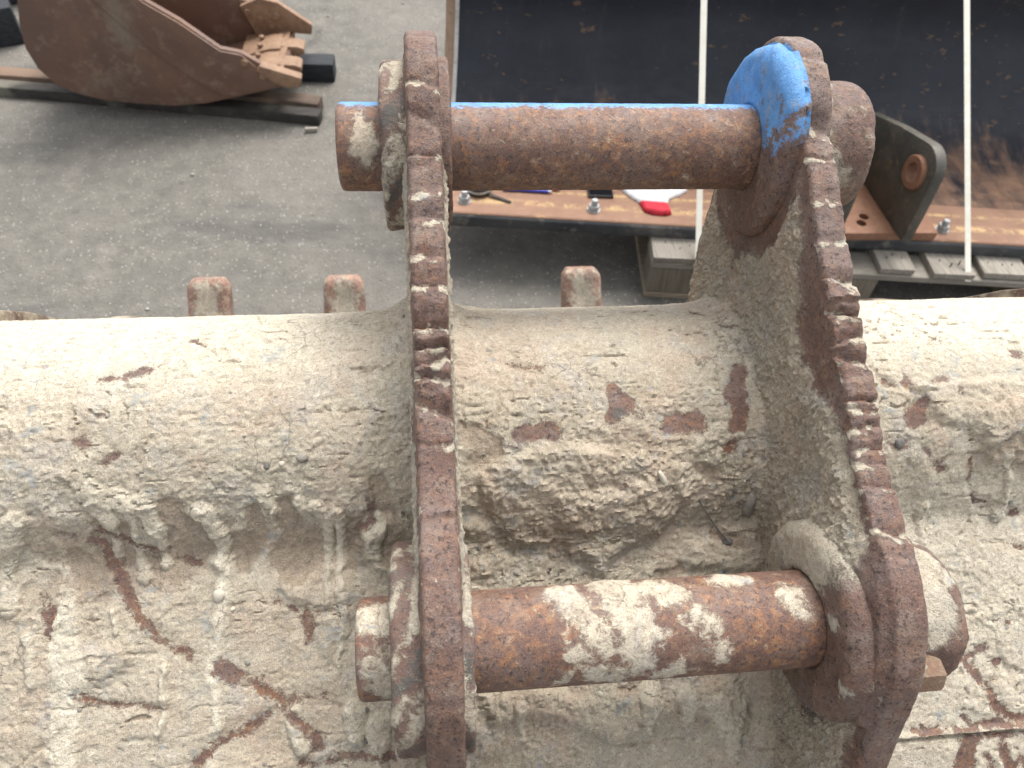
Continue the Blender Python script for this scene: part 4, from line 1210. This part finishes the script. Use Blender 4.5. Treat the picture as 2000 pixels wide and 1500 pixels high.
def stud(p, mat, parent):
    p = Vector(p)
    r = lathe('bolt', [(.019, 0), (.019, .003)], p, 'Z', mat, parent, 20)
    lathe('nut', [(.0155, .003), (.0165, .005), (.0165, .016), (.0150, .018)], p, 'Z', mat, r, 6)
    lathe('thread_end', [(.0095, .018), (.0095, .033), (.008, .035)], p, 'Z', mat, r, 14)
for u, v in ((.050, .052), (.418, .046), (.79, .047), (1.437, .048), (1.98, .048)):
    stud(bl(u, v, .2037), M_zinc, blade)

# lug bracket standing on the cutting edge
M_brk = simple_noise_mat('bracket_steel', [(0.055, 0.052, 0.045), (0.085, 0.078, 0.062), (0.15, 0.115, 0.075)], 11, 0.6, 0.001)
M_brkrust = simple_noise_mat('bracket_rust', [(0.20, 0.095, 0.055), (0.24, 0.125, 0.075), (0.14, 0.07, 0.045)], 20, 0.7, 0.001)
brk = thing('lug_bracket', (1.25, 1.75, .204), 'dark steel lug bracket with a rusty bushing hole, standing on the blade', 'bracket')
bz = .2045
prism('base_plate', [(.98, 1.598), (1.455, 1.592), (1.47, 1.93), (.99, 1.94)], 'xy', bz, bz + .026, M_brkrust, brk, .002, holes=[(1.243, 1.640, .014), (1.262, 1.668, .014), (1.165, 1.640, .014), (1.418, 1.655, .014), (1.40, 1.685, .014)])
lugp = [(1.556, bz + .027), (1.560, .33), (1.566, .40)] + [(1.635 + .068 * math.cos(a), .415 + .068 * math.sin(a)) for a in np.radians(np.linspace(185, 75, 9))] + [(1.79, .445), (1.95, .392), (2.0, .36), (1.98, bz + .027)]
o = prism('lug_plate', lugp, 'yz', 1.325, 1.355, M_brk, brk, .003, holes=[(1.640, .400, .030)])
prism('lug_plate', lugp, 'yz', 1.105, 1.135, M_brk, brk, .003, holes=[(1.640, .400, .030)])
box('back_gusset', (1.23, 1.90, bz + .09), (.19, .022, .125), M_brk, brk, 0, .002)
for x0, x1 in ((1.312, 1.366), (1.094, 1.146)):
    lathe('bushing', [(.0265, x0), (.043, x0), (.046, x0 + .003), (.046, x1 - .003), (.043, x1), (.0265, x1), (.0265, x0)], (0, 1.640, .400), 'X', M_brkrust, brk, 40, cap=False)

# pallet
def wood(name, a, b, ax):
    k = NT(name)
    sc = {'u': (0.6, 9, 9), 'v': (9, 0.6, 9), 'z': (9, 9, 0.6)}[ax]
    vec = k.mapping(sc, (0, 0, -A_BL))
    g = k.noise(14, 6, 0.65, vec, 0.5)
    c = k.mix(k.ramp(g, 0.35, 0.65), a, b)
    c = k.mix(k.ramp(k.noise(60, 5, 0.7, vec), 0.58, 0.72, 0, 0.7), c, tuple(x * .35 for x in a))
    c = k.mix(k.ramp(k.noise(7, 5, 0.6), 0.5, 0.7, 0, 0.4), c, tuple(x * .6 for x in b))
    return k.done(c, 0.88, k.bump(g, 0.002, 0.7), 0, 0.25)
M_wv = wood('grey_wood_deep', (0.205, 0.185, 0.155), (0.29, 0.268, 0.232), 'v')
M_wu = wood('grey_wood_long', (0.20, 0.185, 0.155), (0.27, 0.25, 0.215), 'u')
M_wz = wood('block_wood', (0.125, 0.108, 0.083), (0.18, 0.158, 0.125), 'z')
M_wb = wood('bottom_wood', (0.20, 0.165, 0.12), (0.29, 0.24, 0.18), 'u')
M_nail = simple_noise_mat('nail_steel', [(0.05, 0.045, 0.04), (0.09, 0.07, 0.055)], 80, 0.5)
PO = Vector((.642, 1.594, 0))
def pl(u, v, z):
    return PO + E1 * u + E2 * v + Vector((0, 0, z))
pallet = thing('wooden_pallet', tuple(pl(.6, .4, 0)), 'weathered grey wooden pallet under the black blade', 'pallet')
rnd = random.Random(7)
for u0, u1, dv in ((0, .146, 0), (.20, .30, .004), (.345, .445, -.004), (.478, .572, .012), (.650, .752, .006), (.803, .925, -.003), (.957, 1.09, .008), (1.13, 1.25, 0)):
    L = .86
    b = box('deck_board', pl((u0 + u1) / 2, L / 2 + dv, .1475), (u1 - u0, L, .0205), M_wv, pallet, A_BL, .002, 1, None, .0012, rnd)
    for q in range(3):
        nu, nv = u0 + (u1 - u0) * (.25 + .25 * q) + rnd.uniform(-.008, .008), .045 + rnd.uniform(-.015, .02)
        bent = 0.012 if (q and u0 == .803) else 0.0015
        P = pl(nu, nv + dv, .1575)
        tube_path('nail', [P - Vector((0, 0, .004)), P + Vector((0, 0, .001)), P + Vector((.002, .004, bent))], .0022, M_nail, b, 6)
for v0 in (0.002, .38, .755):
    box('cross_board', pl(.625, v0 + .05, .1245), (1.25, .10, .0205), M_wu, pallet, A_BL, .002, 1, None, .001, rnd)
for u0 in (0.001, .52, 1.105):
    for v0 in (.002, .38, .755):
        box('block', pl(u0 + .0725, v0 + .05, .067), (.142, .098, .092), M_wz, pallet, A_BL, .003, 1, None, .0012, rnd)
for u0 in (0.0, .52, 1.105):
    box('bottom_board', pl(u0 + .0725, .43, .0105), (.146, .858, .0195), M_wb, pallet, A_BL, .002, 1, None, .001, rnd)

# straps
M_strap = simple_noise_mat('white_strap_plastic', [(0.72, 0.70, 0.60), (0.78, 0.77, 0.69)], 30, 0.4, 0.0)
def strap(a, b, label):
    a, b = Vector(a), Vector(b)
    d = b - a
    top = a + d * 1.36
    o = tube_path('strap', [a + Vector((0, .09, -.001)), a + Vector((0, .012, -.001)), a] + [a + d * t for t in (.3, .6, .9, 1.2)] + [top, top + Vector((0, .035, .004)), top + Vector((0, .05, -.12))], 0, M_strap, None, flat=(.0165, .0012, E1))
    tag(o, label, 'strap', 'white plastic straps over the blade')
strap((.765, 1.560, .137), (.7357, 1.95, .7035), 'white plastic strap crossing the black blade, beside the blue-topped hinge plate')
strap((1.5467, 1.4905, .1365), (1.4523, 1.95, .7185), 'white plastic strap crossing the black blade, right of the lug bracket')

# ------------------------------------------------------------------ small things left on the cutting edge
def pillow(name, poly, z0, thick, mat, parent=None, res=.0025, rim=.012, seed=1, wr=.0015):
    P = np.array(poly)
    x = np.arange(P[:, 0].min() - res, P[:, 0].max() + 2 * res, res); y = np.arange(P[:, 1].min() - res, P[:, 1].max() + 2 * res, res)
    X, Y = np.meshgrid(x, y)
    idx, d = poly_sdf(X.ravel(), Y.ravel(), P, 1)
    D = np.full(X.size, 1.0); D[idx] = d
    h = thick * np.sqrt(np.clip(1 - np.clip(1 + D / rim, 0, 1) ** 2, 0, 1)) + wr * fbm(X.ravel(), Y.ravel(), 45, 3, seed) * (D < -.004)
    top = np.stack([X.ravel(), Y.ravel(), z0 + np.clip(h, .0006, None)], 1)
    bot = np.stack([X.ravel(), Y.ravel(), np.full(X.size, z0)], 1)
    F = grid_faces(len(y), len(x))
    ins = D < res * .3
    keep = ins[F].all(1)
    F = F[keep]
    n = X.size
    from_edges = {}
    for f in F:
        for a, b in zip(f, np.roll(f, -1)):
            from_edges[(a, b)] = from_edges.get((a, b), 0) + 1
    sides = [(a, a + n, b + n, b) for (a, b) in from_edges if (b, a) not in from_edges]
    V = np.vstack([top, bot])
    Fall = np.vstack([F, F[:, ::-1] + n, np.array(sides)])
    used = np.unique(Fall); mp = np.full(len(V), -1); mp[used] = np.arange(len(used))
    return link(name, mesh_np(name, V[used], mp[Fall], True), mat, parent)
Z0 = .2040
M_white = simple_noise_mat('white_glove_cloth', [(0.74, 0.76, 0.78), (0.66, 0.68, 0.71)], 60, 0.9, 0.0012, bscale=500)
M_red = simple_noise_mat('red_cuff_cloth', [(0.55, 0.035, 0.055), (0.46, 0.025, 0.045)], 60, 0.9, 0.0012, bscale=500)
glove = thing('work_glove', (.67, 1.79, Z0), 'white cloth work glove with a red cuff lying on the blade edge', 'glove')
pillow('palm', [(0.6277, 1.7710), (0.7072, 1.7583), (0.7173, 1.7837), (0.7542, 1.8028), (0.7822, 1.8240), (0.7845, 1.8452), (0.7621, 1.8516), (0.7285, 1.8388), (0.7094, 1.8346), (0.7083, 1.8728), (0.7128, 1.9491), (0.6949, 1.9544), (0.6882, 1.8802), (0.6814, 1.9650), (0.6624, 1.9671), (0.6590, 1.8834), (0.6456, 1.9597), (0.6277, 1.9576), (0.6299, 1.8802), (0.6053, 1.9332), (0.5896, 1.9258), (0.5986, 1.8728), (0.5806, 1.8452), (0.6008, 1.8028)], Z0, .016, M_white, glove, .0025, .016, 3)
pillow('cuff', [(0.6254, 1.7726), (0.7089, 1.7599), (0.7100, 1.7180), (0.6926, 1.7116), (0.6534, 1.7180), (0.6322, 1.7307)], Z0, .017, M_red, glove, .0025, .010, 5)
M_blk = simple_noise_mat('black_plastic', [(0.012, 0.012, 0.014), (0.02, 0.02, 0.022)], 30, 0.35)
M_glass = simple_noise_mat('phone_glass', [(0.008, 0.008, 0.01), (0.01, 0.01, 0.012)], 5, 0.08)
phone = thing('mobile_phone', (.52, 1.885, Z0), 'black mobile phone lying on the blade edge', 'phone')
box('body', (.522, 1.873, Z0 + .0045), (.074, .152, .0088), M_blk, phone, -.05, .0035, 3)
box('screen', (.522, 1.873, Z0 + .0094), (.068, .145, .0007), M_glass, phone, -.05, .0)
def pen(a, b, col, label):
    m = simple_noise_mat('pen_plastic', [col, tuple(c * .8 for c in col)], 30, 0.35)
    a, b = Vector(a), Vector(b); d = (b - a)
    p = thing('pen', tuple(a), label, 'pen', 'pens on the blade edge')
    tube_path('barrel', [a, a + d * .75, a + d * .9], [.0052, .0052, .0048], m, p, 12)
    tube_path('tip', [a + d * .901, a + d * .97, b], [.0045, .003, .0008], M_zinc, p, 10)
    tube_path('cap', [a - d * .06, a + d * .22], [.0058, .0060], m, p, 12)
pen((.245, 1.838, Z0 + .0061), (.380, 1.822, Z0 + .0061), (0.05, 0.06, 0.42), 'blue pen lying on the blade edge')
pen((.275, 1.858, Z0 + .0061), (.408, 1.832, Z0 + .0061), (0.60, 0.04, 0.03), 'red pen lying on the blade edge')
tape = thing('tape_measure', (.165, 1.86, Z0), 'round black tape measure with a black wrist strap on the blade edge', 'tape measure')
lathe('case', [(.030, 0), (.036, .004), (.037, .014), (.036, .026), (.030, .030), (.012, .031)], (.165, 1.838, Z0), 'Z', M_blk, tape, 36)
lathe('rim_label', [(.0375, .012), (.0378, .013), (.0378, .018), (.0375, .019)], (.165, 1.838, Z0), 'Z', M_pale, tape, 36)
tube_path('wrist_strap', [(.192, 1.816, Z0 + .010), (.208, 1.803, Z0 + .006), (.230, 1.792, Z0 + .004), (.254, 1.779, Z0 + .003)], 0, M_blk, tape, flat=(.009, .0022, (.5, .86, 0)))

# ================================================================== RUSTY BUCKET ON TIMBERS, LEFT
M_rb = simple_noise_mat('brown_rust_bucket', [(0.105, 0.062, 0.046), (0.145, 0.080, 0.053), (0.20, 0.135, 0.095)], 5, 0.66, 0.0012, dirt=((0.20, 0.165, 0.125), 0.75), bscale=160)
M_rb2 = simple_noise_mat('orange_rust', [(0.19, 0.112, 0.068), (0.25, 0.155, 0.095), (0.12, 0.075, 0.05)], 16, 0.72, 0.0015)
rb = thing('trench_bucket', (-.82, 2.72, .055), 'narrow brown rusty trenching bucket lying on timbers', 'bucket')
YN, YF = 2.53, 2.92
def far(L):
    return [(x * 1.0327, 1.55 - (1.55 - z) * 1.0327) for x, z in L]
bott = [(-.428, .178), (-.52, .155), (-.619, .132), (-.706, .112), (-.807, .103), (-.919, .110), (-1.028, .124), (-1.10, .145), (-1.151, .176), (-1.186, .228), (-1.198, .294), (-1.187, .366), (-1.163, .442), (-1.11, .56), (-1.03, .66), (-.97, .70)]
bott = far(bott)
topl = [(-.90, .62), (-.86, .50), (-.805, .450), (-.717, .390), (-.615, .303), (-.553, .290), (-.47, .235)]
topl = far(topl)
for y0, y1 in ((YN, YN + .022), (YF - .022, YF)):
    prism('side_plate', bott + topl, 'xz', y0, y1, M_rb, rb, .003)
# raised wear plate on the near side
prism('wear_plate', far([(-.944, .50), (-.944, .447), (-.806, .283), (-.70, .19), (-.633, .142), (-.52, .162), (-.45, .186), (-.50, .232), (-.553, .286), (-.615, .298), (-.717, .384), (-.805, .444), (-.85, .49)]), 'xz', YN - .009, YN, M_rb, rb, .002)
# rolled bowl
pr = catmull(bott, 5)
tt = np.gradient(pr, axis=0); tt /= np.hypot(*tt.T)[:, None]
inn = pr + np.stack([tt[:, 1], -tt[:, 0]], 1) * .018
ys_ = np.linspace(YN + .022, YF - .022, 3)
bm = bmesh.new()
cols = []
for y in ys_:
    cols.append([bm.verts.new((p[0], y, p[1])) for p in list(pr) + list(inn[::-1])])
n_ = len(cols[0])
for A, B in zip(cols, cols[1:]):
    for k in range(n_):
        bm.faces.new((A[k], A[(k + 1) % n_], B[(k + 1) % n_], B[k]))
link('bowl', bm_mesh('bowl', bm, True, 40), M_rb, rb)
prism('lip_plate', far([(-.60, .150), (-.44, .186), (-.44, .206), (-.60, .172)]), 'xz', YN + .02, YF - .02, M_rb2, rb, .002)
# side cutters
prism('side_cutter', far([(-.50, .255), (-.374, .213), (-.381, .184), (-.428, .178), (-.47, .20), (-.515, .236)]), 'xz', YN - .016, YN + .024, M_rb2, rb, .005)
fc = prism('side_cutter', far([(-.600, .285), (-.531, .315), (-.470, .302), (-.362, .225), (-.366, .190), (-.450, .195), (-.560, .145), (-.566, .205)]), 'xz', YF - .048, YF - .023, M_rb2, rb, .005)
for x, z in far([(-.575, .268), (-.535, .245), (-.500, .225), (-.48, .256)]):
    lathe('bolt', [(.011, -.004), (.0115, -.001), (.0115, .006), (.009, .007)][::-1], (x, YF - .054, z), 'Y', M_rb2, fc, 6)
for x, z in far([(-.548, .262), (-.497, .218)]):
    lathe('bolt', [(.010, -.007), (.012, -.005), (.012, .0)], (x, YN - .009, z), 'Y', M_rb2, rb, 12)
# bolt-on adaptors with blunt tips between them
for yc in (2.655, 2.785):
    t_ = prism('adaptor', far([(-.60, .180), (-.50, .207), (-.462, .210), (-.455, .182), (-.60, .152)]), 'xz', yc - .056, yc + .056, M_rb2, rb, .006)
    prism('tooth', far([(-.475, .208), (-.405, .204), (-.384, .196), (-.386, .176), (-.41, .168), (-.475, .172)]), 'xz', yc - .034, yc + .034, M_rb2, t_, .008)
    for dy in (-.03, .03):
        lathe('bolt', [(.009, 0), (.010, .003), (.010, .010), (.007, .012)], (-.55, yc + dy, .157), 'Z', M_rb2, t_, 6)

# timbers
def beam_wood(name, a, b, c=None, rot=0.16):
    k = NT(name)
    vec = k.mapping((0.8, 11, 11), (0, 0, rot))
    g = k.noise(9, 6, 0.68, vec, 0.4)
    col = k.mix(k.ramp(g, 0.35, 0.65), a, b)
    if c:
        col = k.mix(k.ramp(k.noise(3, 5, 0.6), 0.50, 0.66, 0, 0.8), col, c)
    return k.done(col, 0.8, k.bump(g, 0.003, 0.7), 0, 0.3)
M_b1 = beam_wood('dark_timber', (0.022, 0.021, 0.021), (0.050, 0.044, 0.038), (0.16, 0.15, 0.12))
M_b2 = beam_wood('brown_timber', (0.055, 0.042, 0.034), (0.115, 0.078, 0.056), (0.20, 0.135, 0.095))
M_b3 = beam_wood('black_timber', (0.018, 0.021, 0.026), (0.035, 0.038, 0.043), None, 0)
AB = math.atan2(-.16, 1)
e1 = Vector((math.cos(AB), math.sin(AB), 0)); e2 = Vector((-math.sin(AB), math.cos(AB), 0))
bp = Vector((-.345, 2.497, 0))
def beam(name, r, f, w, L, h, mat, label, z=0.0):
    c = bp + e1 * (r - L / 2) + e2 * (f + w / 2) + Vector((0, 0, z + h / 2))
    bm = bmesh.new()
    box_bm(bm, (L, w, h), Matrix.Identity(4), .006, 2)
    bmesh.ops.subdivide_edges(bm, edges=[e for e in bm.edges if abs(e.verts[0].co.x - e.verts[1].co.x) > L * .7], cuts=14)
    rr = random.Random(hash(label) % 1000 if False else len(label))
    sec = {}
    for v in bm.verts:
        k_ = round(v.co.x, 2)
        if k_ not in sec: sec[k_] = (rr.uniform(-.003, .003), rr.uniform(-.003, .0015))
        v.co.y += sec[k_][0] + rr.uniform(-.0012, .0012); v.co.z += sec[k_][1]
    bmesh.ops.transform(bm, matrix=Matrix.Translation(c) @ Matrix.Rotation(AB, 4, 'Z'), verts=bm.verts[:])
    o = link(name, bm_mesh(name, bm, True, 35), mat)
    tag(o, label, 'timber', 'timbers under the rusty bucket')
beam('timber', 0.0, .0, .055, 2.2, .040, M_b1, 'dark low timber beam along the front, under the rusty bucket')
beam('timber', -.012, .060, .060, 1.9, .0535, M_b2, 'brown timber beam right behind the dark low one, under the rusty bucket')
bb = box('timber', (-.60, 2.845, .036), (.59, .085, .072), M_b3, None, -.03, .006, 2)
tag(bb, 'short black timber block sticking out beyond the bucket teeth', 'timber', 'timbers under the rusty bucket')
bb = box('timber', (-1.86, 2.98, .07), (.75, .16, .14), M_b3, None, .42, .008, 2)
tag(bb, 'black timber left of the rusty bucket, the nearer of the two there', 'timber')
bb = box('timber', (-1.97, 3.34, .08), (.95, .18, .16), M_b3, None, .38, .008, 2)
tag(bb, 'black timber left of the rusty bucket, the farther of the two there', 'timber')
ch = box('wood_chip', (-.372, 2.462, .009), (.042, .016, .014), M_wv, None, .15, .002, 1, None, .0015, random.Random(3))
tag(ch, 'small pale wood chip on the asphalt by the timber ends', 'wood chip')
